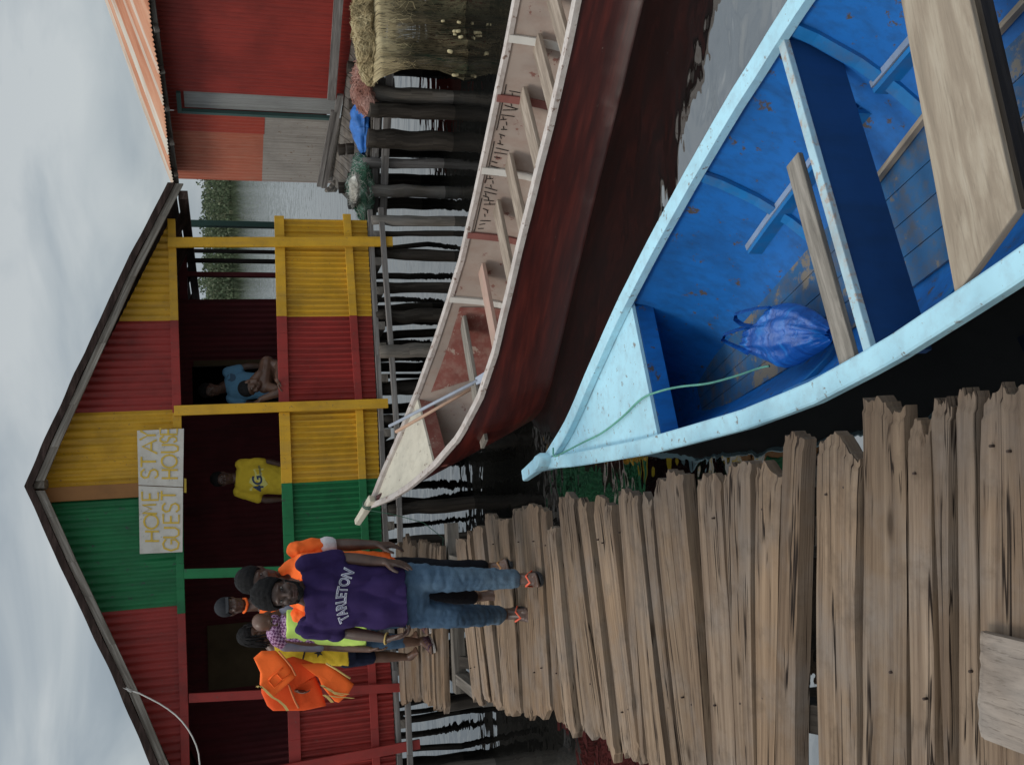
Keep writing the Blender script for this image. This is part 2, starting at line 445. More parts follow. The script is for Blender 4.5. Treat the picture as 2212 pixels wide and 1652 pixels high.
# boards nearer than the picture shows, on under the viewer's feet
y = onz(*C_(925, 160), 0).y - .01
while y > -1.6:
    w_ = rp.uniform(.10, .2)
    xr = .0 + .24 * (1.7 - y) + rp.uniform(-.04, .06); xl = left_edge(y) + rp.uniform(-.05, .05)
    plank(b, (xr, y + .02), (xr, y + .02 - w_ + .01), (xl, y - .03), (xl, y - .03 - w_ + .01), 0, .05, .03, .03)
    y -= w_ + rp.uniform(.0, .012)
NAIL = plain('rusty_nail', (.035, .02, .014), .8)
for fn, a in PL:
    for f in (.16, .78):
        for g_ in (.3, .7):
            if rp.random() < .55: continue
            p = onz(*fn(lerp(lerp(a[0], a[1], g_), lerp(a[3], a[4], g_), f), lerp(a[2], a[5], f)), 0)
            p += V((rp.uniform(-.03, .03), rp.uniform(-.008, .008), .002)); b.tube([p - V((0, 0, .01)), p + V((0, 0, .002))], .0038, 6, mi=1)
obj('deck', b, [WOOD, NAIL], pier)
# bearers and posts
for off, nm in ((.25, 0), (.85, 1)):
    b = MB(); pts = []
    p0 = V((left_edge(7.5) + off, 7.75, -.11)); p1 = V((left_edge(-1.5) + off + .25, -1.5, -.11))
    b.beam(p0, p1, .09, .12); obj('bearer', b, DARKW, pier)
for Y in (7.2, 5.6, 4.1, 2.5, 1.0):
    for off in (.2, .95):
        b = MB(); x = left_edge(Y) + off
        b.log([(x + .02, Y, -.05), (x, Y + .02, -.6), (x - .02, Y, -1.5)], [.06, .065, .06], 10); obj('post', b, DARKW, pier)

# landing stage between jetty and house
D_ = lambda px, py: ((900 + px / 4.28) / 1.1718, (1550 + py / 4.28) / 1.1718)
land = thing('landing_stage', 'short plank landing stage in front of the guest house doorway', 'landing', (-2.4, 9, 0))
b = MB()
yr = 1172
for x0, x1, yl, dx in [(470, 533, 1000, 0), (538, 622, 965, 12), (627, 700, 940, 0), (704, 742, 960, 9), (748, 812, 975, 0), (822, 868, 1055, 4), (872, 918, 1050, -6), (921, 968, 1058, 0)]:
    xa, xb = D_(x0, 0)[0] - 10, D_(x1, 0)[0] - 10
    l0 = onz(*D_(x0, yl), 0); l1 = onz(*D_(x1, yl), 0)
    r0 = onz(xa, yr - dx, 0); r1 = onz(xb, yr - dx, 0)
    plank(b, r0, r1, l0, l1, 0.0, .05, .08, .06, 16, 6)
obj('deck', b, WOOD, land)
for x in (-2.75, -1.75):
    b = MB(); b.beam((x, 10.5, -.12), (x + .35, 7.1, -.14), .09, .12); obj('bearer', b, POSTW, land)
b = MB(); b.beam((-2.62, 8.05, -.12), (-1.2, 8.2, -.12), .12, .1); obj('bearer', b, POSTW, land)
for x, Y in ((-2.9, 10.3), (-1.7, 10.35), (-2.85, 8.5), (-1.6, 8.75)):
    b = MB(); b.log([(x, Y, -.07), (x + .02, Y, -1.5)], [.07, .065], 10); obj('post', b, DARKW, land)

# loose end board lying across the near planks
E_ = lambda px, py: ((2092 + px / 3.082) / 1.1718, (1400 + py / 3.082) / 1.1718)
lb = MB()
zt = .05
a0 = onz(*E_(1138, 575), zt); a1 = onz(*E_(1160, 1470), zt); c0 = onz(*E_(1541, 660), zt); c1 = onz(*E_(1541, 1615), zt)
d0 = (c0 - a0); d1 = (c1 - a1)
c0 = a0 + d0 * 3.2; c1 = a1 + d1 * 3.2
plank(lb, a0, a1, c0, c1, zt, .04, .012, .02, 40, 16, .004)
LB = wood('loose_board_wood', (.155, .112, .082), (.225, .168, .126), (.28, .215, .165), 6, 26, .55, 0, .88, .6, (.34, .31, .28))
tag(obj('loose_board', lb, LB), 'loose grey board lying lengthwise over the nearest jetty planks', 'board')
# ------------------------------------------------------------------ guest house
TH = rad(10); FS = V((math.cos(TH), math.sin(TH), 0)); FN = V((math.sin(TH), -math.cos(TH), 0)); F0 = V((0, 11.2, 0))
def fp(s, z, d=0): return F0 + FS * s + FN * d + V((0, 0, z))
def bF(x, y, d=0):
    p = onp(x, y, F0 + FN * d, FN); return ((p - F0).dot(FS), p.z)

YEL = paint('yellow_paint', (.62, .335, .018), .55, .28, 2.5, (.33, .20, .05), .6, (.30, .17, .05), .02, bstr=.2, wscale=34)
RED = paint('red_paint', (.30, .028, .022), .55, .32, 2.5, (.12, .025, .02), .5, (.16, .07, .055), .02, bstr=.2, wscale=34)
GRN = paint('green_paint', (.010, .155, .05), .55, .32, 2.5, (.012, .06, .03), .5, (.04, .07, .05), .03, bstr=.2)
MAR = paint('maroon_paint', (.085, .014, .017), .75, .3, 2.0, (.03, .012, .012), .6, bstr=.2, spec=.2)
BRN = paint('brown_paint', (.30, .13, .035), .6, .2, 2.5, (.2, .08, .03), .5)
GRND = paint('dark_green_paint', (.012, .045, .035), .6)
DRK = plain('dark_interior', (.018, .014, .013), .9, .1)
FASC = wood('fascia_wood', (.17, .145, .12), (.28, .25, .215), (.38, .35, .31), 1.5, 30, .5, .2)
ROOFD = wood('roof_edge_wood', (.035, .022, .018), (.06, .038, .032), (.10, .07, .06), 3, 18, .6, .35, .9, .8)
GREYB = wood('grey_beam_wood', (.15, .135, .125), (.235, .215, .20), (.32, .30, .285), 1.3, 24, .6, .3)
DOORW = plain('door_board', (.06, .042, .022), .8, .2, .3, 3)

house = thing('guest_house', 'stilt guest house of corrugated sheets painted in yellow, red and green blocks', 'house', fp(-1.2, 0))

def corr(b, s0, s1, zb, zt, d, pitch=.064, amp=.014, mi=0, seed=0):
    """corrugated sheet from s0 to s1; zb and zt give the lower and upper edge at s"""
    n = max(2, int((s1 - s0) / pitch * 8)); rows = [[], []]
    for i in range(n + 1):
        s = s0 + (s1 - s0) * i / n
        k = math.sin(2 * PI * s / pitch); k = k if k > 0 else -abs(k) ** .6
        dd = d + amp * k + .004 * nz((s * 1.5, seed, 0))
        rows[0].append(fp(s, zb(s), dd)); rows[1].append(fp(s, zt(s), dd))
    mid = [rows[0][i].lerp(rows[1][i], .5) for i in range(n + 1)]
    b.grid([rows[0], mid, rows[1]], mi, True)
def line(pts):
    """edge height as a function of s from measured points"""
    q = sorted(bF(*p) for p in pts)
    def f(s):
        if s <= q[0][0]: (a, za), (c, zc) = q[0], q[1]
        elif s >= q[-1][0]: (a, za), (c, zc) = q[-2], q[-1]
        else:
            for (a, za), (c, zc) in zip(q, q[1:]):
                if a <= s <= c: break
        return za + (zc - za) * (s - a) / (c - a)
    return f
S = lambda y, x=600: bF(x, y)[0]
sill_t = line([(592, 470), (602, 880), (614, 1233), (620, 1510), (624, 1640)])      # upper edge of sill rail
sill_b = line([(613, 470), (625, 880), (638, 1233), (646, 1510), (650, 1640)])
rail_t = line([(740, 470), (767, 880), (783, 1233), (797, 1510), (803, 1640)])
rail_b = line([(757, 470), (783, 880), (800, 1233), (814, 1510), (820, 1640)])
wall_b = line([(792, 470), (815, 900), (826, 1200), (848, 1500), (855, 1640)])
beam_t = line([(362, 475), (373, 880), (381, 1233), (388, 1510), (391, 1640)])
beam_b = line([(379, 475), (392, 880), (398, 1233), (407, 1510), (410, 1640)])
s_r = S(472); s_l = -4.95
ZN = [(s_r, S(685), YEL), (S(685), S(872), RED), (S(872), S(1045), YEL), (S(1045), S(1233), GRN), (S(1433), s_l, RED)]
for hi, lo, mt in ZN:
    b = MB(); corr(b, lo, hi, wall_b, lambda s: sill_b(s) + .02, 0, seed=hi)
    obj('lower_wall', b, mt, house)
def board(b, sa, sb, lo, hi, d0, d1, n=8):
    """horizontal board between two edge lines, with its real thickness"""
    for i in range(n):
        a, c = lerp(sa, sb, i / n), lerp(sa, sb, (i + 1) / n)
        b.hexa([fp(a, lo(a), d0), fp(a, lo(a), d1), fp(a, hi(a), d1), fp(a, hi(a), d0), fp(c, lo(c), d0), fp(c, lo(c), d1), fp(c, hi(c), d1), fp(c, hi(c), d0)])
def strip(nm, zones, lo, hi, d0, d1):
    for sa, sb, mt in zones:
        b = MB(); board(b, sa, sb, lo, hi, d0, d1, 5); obj(nm, b, mt, house, .004)
strip('sill_rail', [(S(469), S(685), YEL), (S(685), S(873), RED), (S(892), S(1045), YEL), (S(1045), S(1233), GRN), (S(1433), s_l, RED)], sill_t, sill_b, .012, .05)
strip('bottom_rail', [(S(462), S(685), YEL), (S(685), S(873), RED), (S(892), S(1045), YEL), (S(1045), S(1233), GRN), (S(1433), s_l, RED)], rail_t, rail_b, .012, .045)
strip('top_beam', [(S(480), S(692), YEL), (S(692), S(885), RED), (S(885), S(1045), YEL), (S(1045), S(1305), GRN), (S(1305), s_l, RED)], beam_t, beam_b, .0, .055)
# posts in front of the facade
def post(nm, top, bot, wpx, mt, d0=.056, d1=.10):
    (s0, z0), (s1, z1) = bF(*top, .08), bF(*bot, .08); b = MB(); hw = wpx / FOC * 11.3 / 2
    b.hexa([fp(s1 - hw, z1, d0), fp(s1 + hw, z1, d0), fp(s1 + hw, z1, d1), fp(s1 - hw, z1, d1), fp(s0 - hw, z0, d0), fp(s0 + hw, z0, d0), fp(s0 + hw, z0, d1), fp(s0 - hw, z0, d1)], abs(z1 - z0))
    obj(nm, b, mt, house, .004)
post('post', (362, 524), (848, 522), 21, YEL)
post('post', (376, 887), (838, 871), 20, YEL)
post('post', (398, 1239), (845, 1226), 19, GRN)
post('post', (408, 1507), (905, 1482), 17, RED)
post('post', (408, 1700), (907, 1606), 19, RED)
# gable
ridge = bF(62, 1050); er = bF(385, 418); elf = bF(355, 1652)
rk = 1.0
def gtop(s):
    return ridge[1] - .06 - (s - ridge[0]) * (ridge[1] - er[1]) / (er[0] - ridge[0]) if s > ridge[0] else ridge[1] - .06 - (ridge[0] - s) * (ridge[1] - elf[1]) / (ridge[0] - elf[0])
gz = [(S(480, 375), S(693, 375), YEL), (S(693, 375), S(885, 375), RED), (S(885, 375), S(1050, 375), YEL), (S(1050, 375), S(1308, 375), GRN), (S(1308, 375), s_l, RED)]
for hi, lo, mt in gz:
    b = MB(); corr(b, lo, hi, lambda s: beam_t(s) - .01, lambda s: max(gtop(s), beam_t(s)), .02, .083, .011, seed=lo)
    obj('gable_wall', b, mt, house)
b = MB()
s_k = S(1062, 250); zb_ = beam_t(s_k) - .02
b.hexa([fp(s_k - .075, zb_, .058), fp(s_k + .075, zb_, .058), fp(s_k + .075, zb_, .09), fp(s_k - .075, zb_, .09)] + [fp(s_k - .075, gtop(s_k) - .05, .04), fp(s_k + .075, gtop(s_k) - .05, .04), fp(s_k + .075, gtop(s_k) - .05, .09), fp(s_k - .075, gtop(s_k) - .05, .09)])
obj('king_post', b, BRN, house, .004)

# roof: two slabs with rough dark edges, pale fascia boards under them
OV = .32
def rp_(pts): return [bF(x, y, OV) for x, y in pts]
right = rp_([(52, 1050), (88, 966), (130, 874), (192, 740), (258, 596), (326, 464), (362, 394)])
left = rp_([(52, 1050), (83, 1118), (126, 1215), (162, 1290), (211, 1394), (256, 1490), (321, 1645)])
def ext(pts, k):
    (a, za), (c, zc) = pts[-2], pts[-1]; d = k / abs(c - a); return pts + [(c + (c - a) * d, zc + (zc - za) * d)]
left = ext(left, .9)
DEP = 4.6
for pts, sg in ((right, 1), (left, -1)):
    b = MB(); rows = []
    fine = []
    for (a, za), (c, zc) in zip(pts, pts[1:]):
        for i in range(6): fine.append((lerp(a, c, i / 6), lerp(za, zc, i / 6)))
    fine.append(pts[-1])
    for d in [OV + .01 * k for k in (0,)] + [OV - .4, -1.5, -DEP]:
        top = [fp(s, z + (.012 * nz((s * 3, 5, 0)) if d > .3 else 0), d + (.02 * nz((s * 4, 0, 0)) if d > .3 else 0)) for s, z in fine]
        rows.append((top, [p - V((0, 0, .075)) for p in top]))
    b.grid([r[0] for r in rows], 0, False); b.grid([r[1] for r in rows], 0, False, flip=True)
    b.grid([rows[0][0], rows[0][1]], 0, False); b.grid([rows[-1][1], rows[-1][0]], 0, False)
    b.grid([[r[0][-1] for r in rows], [r[1][-1] for r in rows]], 0, False)
    obj('roof_slab', b, ROOFD, house)
    b = MB()
    for k in range(len(pts) - 1):
        (a, za), (c, zc) = pts[k], pts[k + 1]
        if k == 0: a += .05 * sg; za -= .02
        b.hexa([fp(a, za - .165, OV - .05), fp(a, za - .165, OV - .02), fp(a, za - .078, OV - .02), fp(a, za - .078, OV - .05),
                fp(c, zc - .165, OV - .05), fp(c, zc - .165, OV - .02), fp(c, zc - .078, OV - .02), fp(c, zc - .078, OV - .05)])
    obj('fascia_board', b, FASC, house, .003)
b = MB()
for d in (-.6, -1.6, -2.8, -4.2):          # rafters seen under the eaves
    for pts in (right, left):
        b.beam(fp(pts[0][0], pts[0][1] - .15, d), fp(pts[-1][0], pts[-1][1] - .15, d), .06, .1)
obj('rafter', b, ROOFD, house)
b = MB(); b.beam(fp(ridge[0], ridge[1] - .13, OV - .06), fp(ridge[0], ridge[1] - .13, -DEP), .1, .12); obj('ridge_beam', b, FASC, house)
b = MB(); b.beam(fp(er[0] - .12, er[1] - .06, OV - .05), fp(er[0] - .12, er[1] - .06, -DEP), .1, .1); obj('eave_beam', b, ROOFD, house)
# inside: floor, dark wall set back behind the open front, posts of the far side
b = MB()
for i in range(22):
    a = lerp(s_l - .3, s_r, i / 22); c = lerp(s_l - .3, s_r, (i + 1) / 22) - .012
    b.hexa([fp(a, .0, -.02), fp(c, .0, -.02), fp(c, .05, -.02), fp(a, .05, -.02), fp(a, .0, -4.3), fp(c, .0, -4.3), fp(c, .05, -4.3), fp(a, .05, -4.3)])
obj('floor', b, POSTW, house)
DW = -1.75
bi = lambda x, y: bF(x, y, DW)
s_w = bi(500, 647)[0]; s_d0 = bi(500, 872)[0]; s_d1 = bi(500, 790)[0]
b = MB()
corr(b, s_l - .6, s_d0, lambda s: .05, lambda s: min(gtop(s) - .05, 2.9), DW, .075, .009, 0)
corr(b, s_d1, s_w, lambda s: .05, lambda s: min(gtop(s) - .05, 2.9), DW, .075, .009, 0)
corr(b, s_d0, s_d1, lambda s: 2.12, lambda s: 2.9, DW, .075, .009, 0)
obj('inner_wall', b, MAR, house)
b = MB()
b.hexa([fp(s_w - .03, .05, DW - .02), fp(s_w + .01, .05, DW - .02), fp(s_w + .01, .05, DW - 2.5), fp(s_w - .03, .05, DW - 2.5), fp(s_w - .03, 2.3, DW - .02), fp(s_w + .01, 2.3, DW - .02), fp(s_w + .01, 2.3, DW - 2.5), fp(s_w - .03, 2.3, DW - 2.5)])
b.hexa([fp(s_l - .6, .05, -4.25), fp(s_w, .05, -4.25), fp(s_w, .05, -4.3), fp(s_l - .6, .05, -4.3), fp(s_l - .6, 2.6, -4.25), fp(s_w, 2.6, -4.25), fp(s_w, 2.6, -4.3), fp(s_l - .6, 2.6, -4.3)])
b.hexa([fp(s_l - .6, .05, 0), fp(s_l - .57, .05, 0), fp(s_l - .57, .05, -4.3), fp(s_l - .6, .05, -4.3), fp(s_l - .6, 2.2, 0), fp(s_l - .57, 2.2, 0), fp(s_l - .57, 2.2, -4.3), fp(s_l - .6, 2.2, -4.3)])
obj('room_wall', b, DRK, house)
b = MB(); b.beam(fp(s_w, 2.2, DW), fp(s_r + .1, 2.2, DW), .08, .1); obj('inner_beam', b, MAR, house)
b = MB(); b.beam(fp(s_d1 + .03, .05, DW + .03), fp(s_d1 + .03, 2.1, DW + .03), .07, .06, FS); b.beam(fp(s_d0 - .03, .05, DW + .03), fp(s_d0 - .03, 2.1, DW + .03), .07, .06, FS)
obj('door_frame', b, DOORW, house)
b = MB(); q0 = bF(440, 1492, DW + .05); q1 = bF(440, 1352, DW + .05)
b.hexa([fp(q0[0], .06, DW + .03), fp(q1[0], .06, DW + .03), fp(q1[0], .06, DW + .06), fp(q0[0], .06, DW + .06), fp(q0[0], 2.02, DW + .03), fp(q1[0], 2.02, DW + .03), fp(q1[0], 2.02, DW + .06), fp(q0[0], 2.02, DW + .06)])
obj('door_panel', b, DOORW, house)
for y, w_, mt in ((487, .075, GRND), (566, .05, DRK), (596, .06, MAR), (505, .045, DRK)):
    s_, _ = bi(500, y); dd = DW - (.8 if y in (505,) else 0)
    b = MB(); b.beam(fp(s_, .05, dd), fp(s_ + .02, 2.3, dd), w_, w_, FS); obj('veranda_post', b, mt, house)
# under the house: beams, joist ends, stilts
lowb = lambda pts, h: (lambda f: (lambda s: f(s) - h, f))(line(pts))
lo, hi = lowb([(794, 470), (817, 900), (828, 1200), (850, 1500), (857, 1640)], .055)
b = MB(); board(b, S(452), s_l, lo, hi, .0, .06, 8); obj('floor_beam', b, GREYB, house, .004)
lo, hi = lowb([(815, 470), (848, 920), (856, 1200), (871, 1500), (876, 1640)], .06)
b = MB(); board(b, S(452), s_l, lo, hi, .08, .14, 8); obj('floor_beam', b, GREYB, house, .004)
for y in (505, 562, 625, 700, 745, 812, 930, 1010, 1130, 1290, 1445, 1560):
    s_ = S(y + 6, 830); b = MB(); b.beam(fp(s_, wall_b(s_) - .1, .075), fp(s_, wall_b(s_) - .1, -4.3), .09, .075); obj('joist', b, POSTW, house)
rs = random.Random(5)
ST = [(478, .10, .10, POSTW), (508, .055, .0, DARKW), (546, .12, -.05, DARKW), (622, .11, -.1, DARKW), (682, .14, .0, DARKW), (758, .15, .12, POSTW), (838, .13, -.1, DARKW), (905, .1, 0, DARKW), (962, .16, -.1, DARKW),
      (1100, .13, .05, DARKW), (1255, .1, 0, DARKW), (1432, .06, .05, DARKW), (1680, .16, .15, POSTW)]
for y, r_, d, mt in ST:
    s_, _ = bF(880, y, d); b = MB(); j = rs.uniform(-.05, .05)
    b.log([fp(s_, .0, d), fp(s_ + j * .4, -.5, d), fp(s_ + j, -1.5, d)], [r_ * .55 * rs.uniform(.85, 1.1), r_ * .6, r_ * .6 * rs.uniform(.9, 1.15)], 10); obj('stilt', b, mt, house)
for row in (-1.5, -2.9, -4.2):
    for k in range(15):
        s_ = lerp(-4.7, 1.95, k / 14) + rs.uniform(-.25, .25); r_ = rs.uniform(.03, .075); j = rs.uniform(-.16, .16)
        if -2.1 < s_ < -1.35 or -3.9 < s_ < -2.9: 
            if row > -4: continue
            r_ = .04
        b = MB(); b.log([fp(s_, .0, row), fp(s_ + j * .3, -.5, row), fp(s_ + j, -1.5, row)], [r_, r_ * 1.05, r_], 8); obj('stilt', b, DARKW, house)

# sign board fixed to the gable
sg = thing('guest_house_sign', 'white two-panel board lettered HOME STAY GUEST HOUSE in yellow paint', 'sign', fp(-1.2, 2.4, .1))
WHT = paint('sign_white', (.56, .525, .47), .75, .12, 6, (.36, .31, .24), .5, (.3, .29, .27), .02, streak=(1, 1, 1))
SGY = paint('sign_yellow', (.60, .40, .055), .6, .2, 12)
G_ = lambda px, py: ((340 + px / 4.346) / 1.1718, (1050 + py / 4.346) / 1.1718)
dS = .125
def bS(px, py, d=dS): return bF(*G_(px, py), d)
for cs in ([(30, 172), (545, 150), (535, 790), (46, 768)], [(46, 778), (535, 800), (530, 1505), (60, 1527)]):
    q = [bS(*c) for c in cs]; b = MB()
    b.hexa([fp(*q[k], dS - .02) for k in range(4)] + [fp(*q[k], dS) for k in range(4)])
    obj('panel', b, WHT, sg)
b = MB(); q = [bS(545, 695, .1), bS(572, 700, .1), bS(572, 855, .1), bS(545, 850, .1)]
b.hexa([fp(*k, .06) for k in q] + [fp(*k, .1) for k in q]); obj('backing_strip', b, SGY, sg)
# brushed letters as strokes in the sign's own cell (u right, v up, 0..1)
ST_ = {'H': [[(0, 0), (0, 1)], [(1, 0), (1, 1)], [(0, .5), (1, .5)]], 'O': [[(.5 + .5 * math.cos(t * PI / 8), .5 + .5 * math.sin(t * PI / 8)) for t in range(17)]],
       'M': [[(0, 0), (.08, 1), (.5, .35), (.92, 1), (1, 0)]], 'E': [[(1, 1), (0, 1), (0, 0), (1, 0)], [(0, .52), (.85, .52)]],
       'S': [[(.95, .85), (.7, 1), (.3, 1), (.05, .8), (.15, .58), (.8, .45), (.97, .22), (.75, .02), (.3, 0), (.03, .18)]],
       'T': [[(0, 1), (1, 1)], [(.5, 1), (.5, 0)]], 'A': [[(0, 0), (.5, 1), (1, 0)], [(.22, .38), (.78, .38)]], 'Y': [[(0, 1), (.5, .5), (1, 1)], [(.5, .5), (.5, 0)]],
       'G': [[(.95, .85), (.6, 1), (.2, .92), (0, .5), (.2, .08), (.65, 0), (.95, .2), (.95, .48), (.55, .48)]], 'U': [[(0, 1), (0, .25), (.25, 0), (.75, 0), (1, .25), (1, 1)]]}
# (letter, left y px, right y px, top x px, bottom x px) measured on the board
LET = [('H', 1385, 1280, 118, 262), ('O', 1250, 1095, 108, 262), ('M', 1085, 985, 90, 240), ('E', 935, 850, 85, 262), ('S', 700, 595, 75, 258), ('T', 565, 460, 78, 240), ('A', 420, 275, 88, 245), ('Y', 270, 175, 65, 235),
       ('G', 1490, 1365, 315, 490), ('U', 1345, 1240, 325, 488), ('E', 1185, 1095, 318, 490), ('S', 1070, 970, 310, 490), ('T', 930, 835, 300, 455), ('H', 695, 605, 300, 468), ('O', 580, 440, 300, 468), ('U', 410, 330, 300, 480), ('S', 305, 235, 285, 465), ('E', 215, 150, 285, 470)]
for ch, yl, yr_, xt, xb in LET:
    b = MB()
    for si, stt in enumerate(ST_[ch]):
        pts = []
        for i, (u, v_) in enumerate(stt):
            jit = 3 * nz((u * 3 + yl, v_ * 3, si))
            pts.append(bS(lerp(xb, xt, v_) + jit, lerp(yl, yr_, u) + jit))
        # ribbon with mitred joints
        q = []
        for i, p in enumerate(pts):
            a = V(pts[max(i - 1, 0)]); c = V(pts[min(i + 1, len(pts) - 1)]); t_ = (c - a).normalized(); nn = V((-t_.y, t_.x)) * (.0098 + .003 * nz((i * .9, yl, si)))
            q.append((V(p) + nn, V(p) - nn))
        q[0] = tuple(k - (V(pts[1]) - V(pts[0])).normalized() * .008 for k in q[0])
        top = [[fp(k[0].x, k[0].y, dS + .004 + .0012 * si) for k in q], [fp(k[1].x, k[1].y, dS + .004 + .0012 * si) for k in q]]
        b.grid(top, 0, False)
        lowr = [[fp(k[0].x, k[0].y, dS + .0005) for k in q], [fp(k[1].x, k[1].y, dS + .0005) for k in q]]
        b.grid([top[0], lowr[0]], 0, False); b.grid([lowr[1], top[1]], 0, False)
    obj('letter', b, SGY, sg)
# cables
CAB = plain('white_cable', (.55, .53, .5), .6)
BLK = plain('black_wire', (.02, .02, .02), .6)
p0 = fp(*bF(265, 1487, .3), .3); p1 = fp(*bF(430, 1670, .3), .3); b = MB()
mid = [fp(*bF(x, y, .3), .3) for x, y in ((270, 1487), (300, 1496), (324, 1508), (345, 1519), (362, 1530), (379, 1543), (393, 1557), (406, 1574), (416, 1591), (424, 1609), (429, 1627), (432, 1655))]
b.tube(mid, .0075, 8); b.tube([fp(*bF(262, 1483, .3), .3), fp(*bF(285, 1492, .3), .3)], .018, 6)
tag(obj('cable', b, CAB), 'white cable looping down from the left roof edge of the guest house', 'cable')
# ------------------------------------------------------------------ red shack on its own platform
KD = V((.41, -.912, 0)).normalized(); KN = V((-KD.y * -1, 0, 0)); KN = V((KD.y, -KD.x, 0))   # outward normal (towards the jetty side)
K0 = V((3.45, 16.3, 0))
def bK(x, y, d=0):
    p = onp(x, y, K0 + KN * d, KN); return ((p - K0).dot(KD), p.z)
def kp(s, z, d=0): return K0 + KD * s + KN * d + V((0, 0, z))
SRED = paint('shack_red', (.30, .034, .024), .6, .3, 1.2, (.10, .02, .018), .55, bstr=.15, streak=(4, 4, .2))
SRUST = paint('shack_faded_red', (.42, .115, .065), .7, .2, 1.4, (.50, .26, .18), .6, bstr=.15, streak=(6, 6, .2))
SBRT = paint('shack_fresh_red', (.36, .05, .03), .6, .15, 2, (.45, .15, .1), .35, streak=(6, 6, .2))
ZINC = paint('weathered_zinc', (.36, .325, .29), .6, .2, 1.5, (.12, .105, .09), .75, (.2, .13, .09), .05, streak=(7, 7, .12), spec=.3)
ZINCG = paint('grey_zinc', (.30, .30, .29), .5, .15, 2, (.17, .16, .15), .6, streak=(7, 7, .15))
GRNF = paint('dark_green_frame', (.05, .10, .09), .6, .2, 3)
shack = thing('red_shack', 'dark red corrugated shack with a rusty orange roof and an unpainted grey patch', 'shack', kp(1, 0))
sC = bK(550, 390)[0]; sE = bK(550, -260)[0]
def sheet(nm, s0, s1, zb, zt, mt, d=0):
    b = MB(); n = max(2, int((s1 - s0) / .076 * 6)); rows = [[], [], []]
    for i in range(n + 1):
        s = lerp(s0, s1, i / n); dd = d + .009 * math.sin(2 * PI * s / .076) + .006 * nz((s, 3, 0))
        a, c = (zb(s) if callable(zb) else zb), (zt(s) if callable(zt) else zt)
        for k, t_ in enumerate((0, .5, 1)): rows[k].append(kp(s, lerp(a, c, t_), dd))
    b.grid(rows, 0, True); return obj(nm, b, mt, shack)
ktop = bK(385, 390)[1] + .1
zsplit = bK(568, 330)[1]
s1 = bK(550, 352)[0]; s2 = bK(550, 290)[0]; s3 = bK(550, 248)[0]; s4 = bK(550, 205)[0]
zl = lambda s: bK(692, 390)[1] + (s - sC) * .04
sheet('wall', sC, s2, zsplit, ktop, SRUST); sheet('wall', sC, s3, lambda s: -.15, zsplit, ZINC)
sheet('wall', s2, s3, zsplit - .01, ktop, SBRT, .004)
sheet('wall', s4, sE, -.1, ktop, SRED)
sheet('door', s3 + .04, s4 - .02, -.05, bK(398, 226)[1], ZINCG, -.05)
b = MB()
zdt = bK(392, 226)[1]
b.beam(kp(s3 + .02, -.05, .01), kp(s3 + .02, zdt, .01), .05, .06, KD); b.beam(kp(s3 - .0, zdt + .03, .01), kp(s4, zdt + .03, .01), .06, .06, KN)
obj('door_frame', b, GRNF, shack)
sheet('wall', s3, s4, zdt + .05, ktop, SRED)
b = MB()     # side and back walls, seen only from elsewhere
KI = -KN
for a, c in ((kp(sC, 0), kp(sC, 0) + KI * 4.2), (kp(sE, 0), kp(sE, 0) + KI * 4.2), (kp(sC, 0) + KI * 4.2, kp(sE, 0) + KI * 4.2)):
    b.beam(a + V((0, 0, 1.15)), c + V((0, 0, 1.15)), .03, 2.5)
obj('wall', b, SRED, shack)
# roof: eave line runs along the wall, slope rises inland; find the pitch from the verge seen against the sky
oh = .38
e0s, e0z = bK(376, 408, oh); e1s, e1z = bK(325.7, 49, oh)
E0 = kp(e0s, e0z, oh); ED = (kp(e1s, e1z, oh) - E0).normalized()
best = None
for i in range(200):
    mm = .1 + i * .004
    for t_ in (3.2, 3.6, 4.0, 4.4, 4.8, 5.2, 5.6):
        p = E0 + (KI + V((0, 0, mm))) * t_ - EYE
        c_ = p.dot(FW); X = 1106 - p.dot(UP) / c_ * FOC; Y_ = 826 - p.dot(RT) / c_ * FOC
        # distance to the verge line (376,408)-(227,0)
        dd = abs((X - 376) * (0 - 408) - (Y_ - 408) * (227 - 376)) / 434
        if best is None or dd < best[0]: best = (dd, mm)
mm = best[1]
SLOPE = (KI + V((0, 0, mm)))
m = bpy.data.materials.new('rusty_roof'); t = NT(m)
uvc = t.coord('UV', (1, 1, 1))
rn = t.noise(t.coord('UV', (.35, 7, 1)), 1, 6, .6, .2)
rc = t.ramp(rn, [(.28, (.20, .075, .04)), (.42, (.40, .16, .085)), (.56, (.50, .25, .15)), (.7, (.50, .36, .27))])
sx = t.new('ShaderNodeSeparateXYZ'); t.link(uvc, sx.inputs[0])
band = t.new('ShaderNodeValToRGB'); t.link(sx.outputs['Y'], band.inputs['Fac'])
band.color_ramp.interpolation = 'CONSTANT'; e = band.color_ramp.elements
for p_, c_ in ((0, .9), (.07, 0), (.13, 1), (.185, 0), (.30, .8), (.335, 0), (.40, .7), (.43, 0), (.62, .9), (.66, 0)):
    if p_ == 0: e[0].position, e[0].color = 0, (c_, c_, c_, 1)
    else:
        q = e.new(p_); q.color = (c_, c_, c_, 1)
e[-1].color = (0, 0, 0, 1)
pale = t.ramp(rn, [(.35, (.42, .34, .26)), (.65, (.58, .53, .46))])
bn_ = t.mix(1, band.outputs['Color'], t.ramp(t.noise(t.coord('UV', (.8, 20, 1)), 1, 4), [(.3, .35), (.5, 1)]), 'MULTIPLY')
shade(m, t, t.mix(bn_, rc, pale), .8, rn, .2, .01, .2)
b = MB(); Lr = 6.4; n = int(Lr / .076 * 5); rows = [[], []]
ups = [0, .05, 1.5, 3.0, 4.6]
tl = [ (.05 * nz((i * .02, 8, 0)) + .03 * (i % 5 == 0)) for i in range(n + 1)]
nn = ED.cross(SLOPE).normalized()
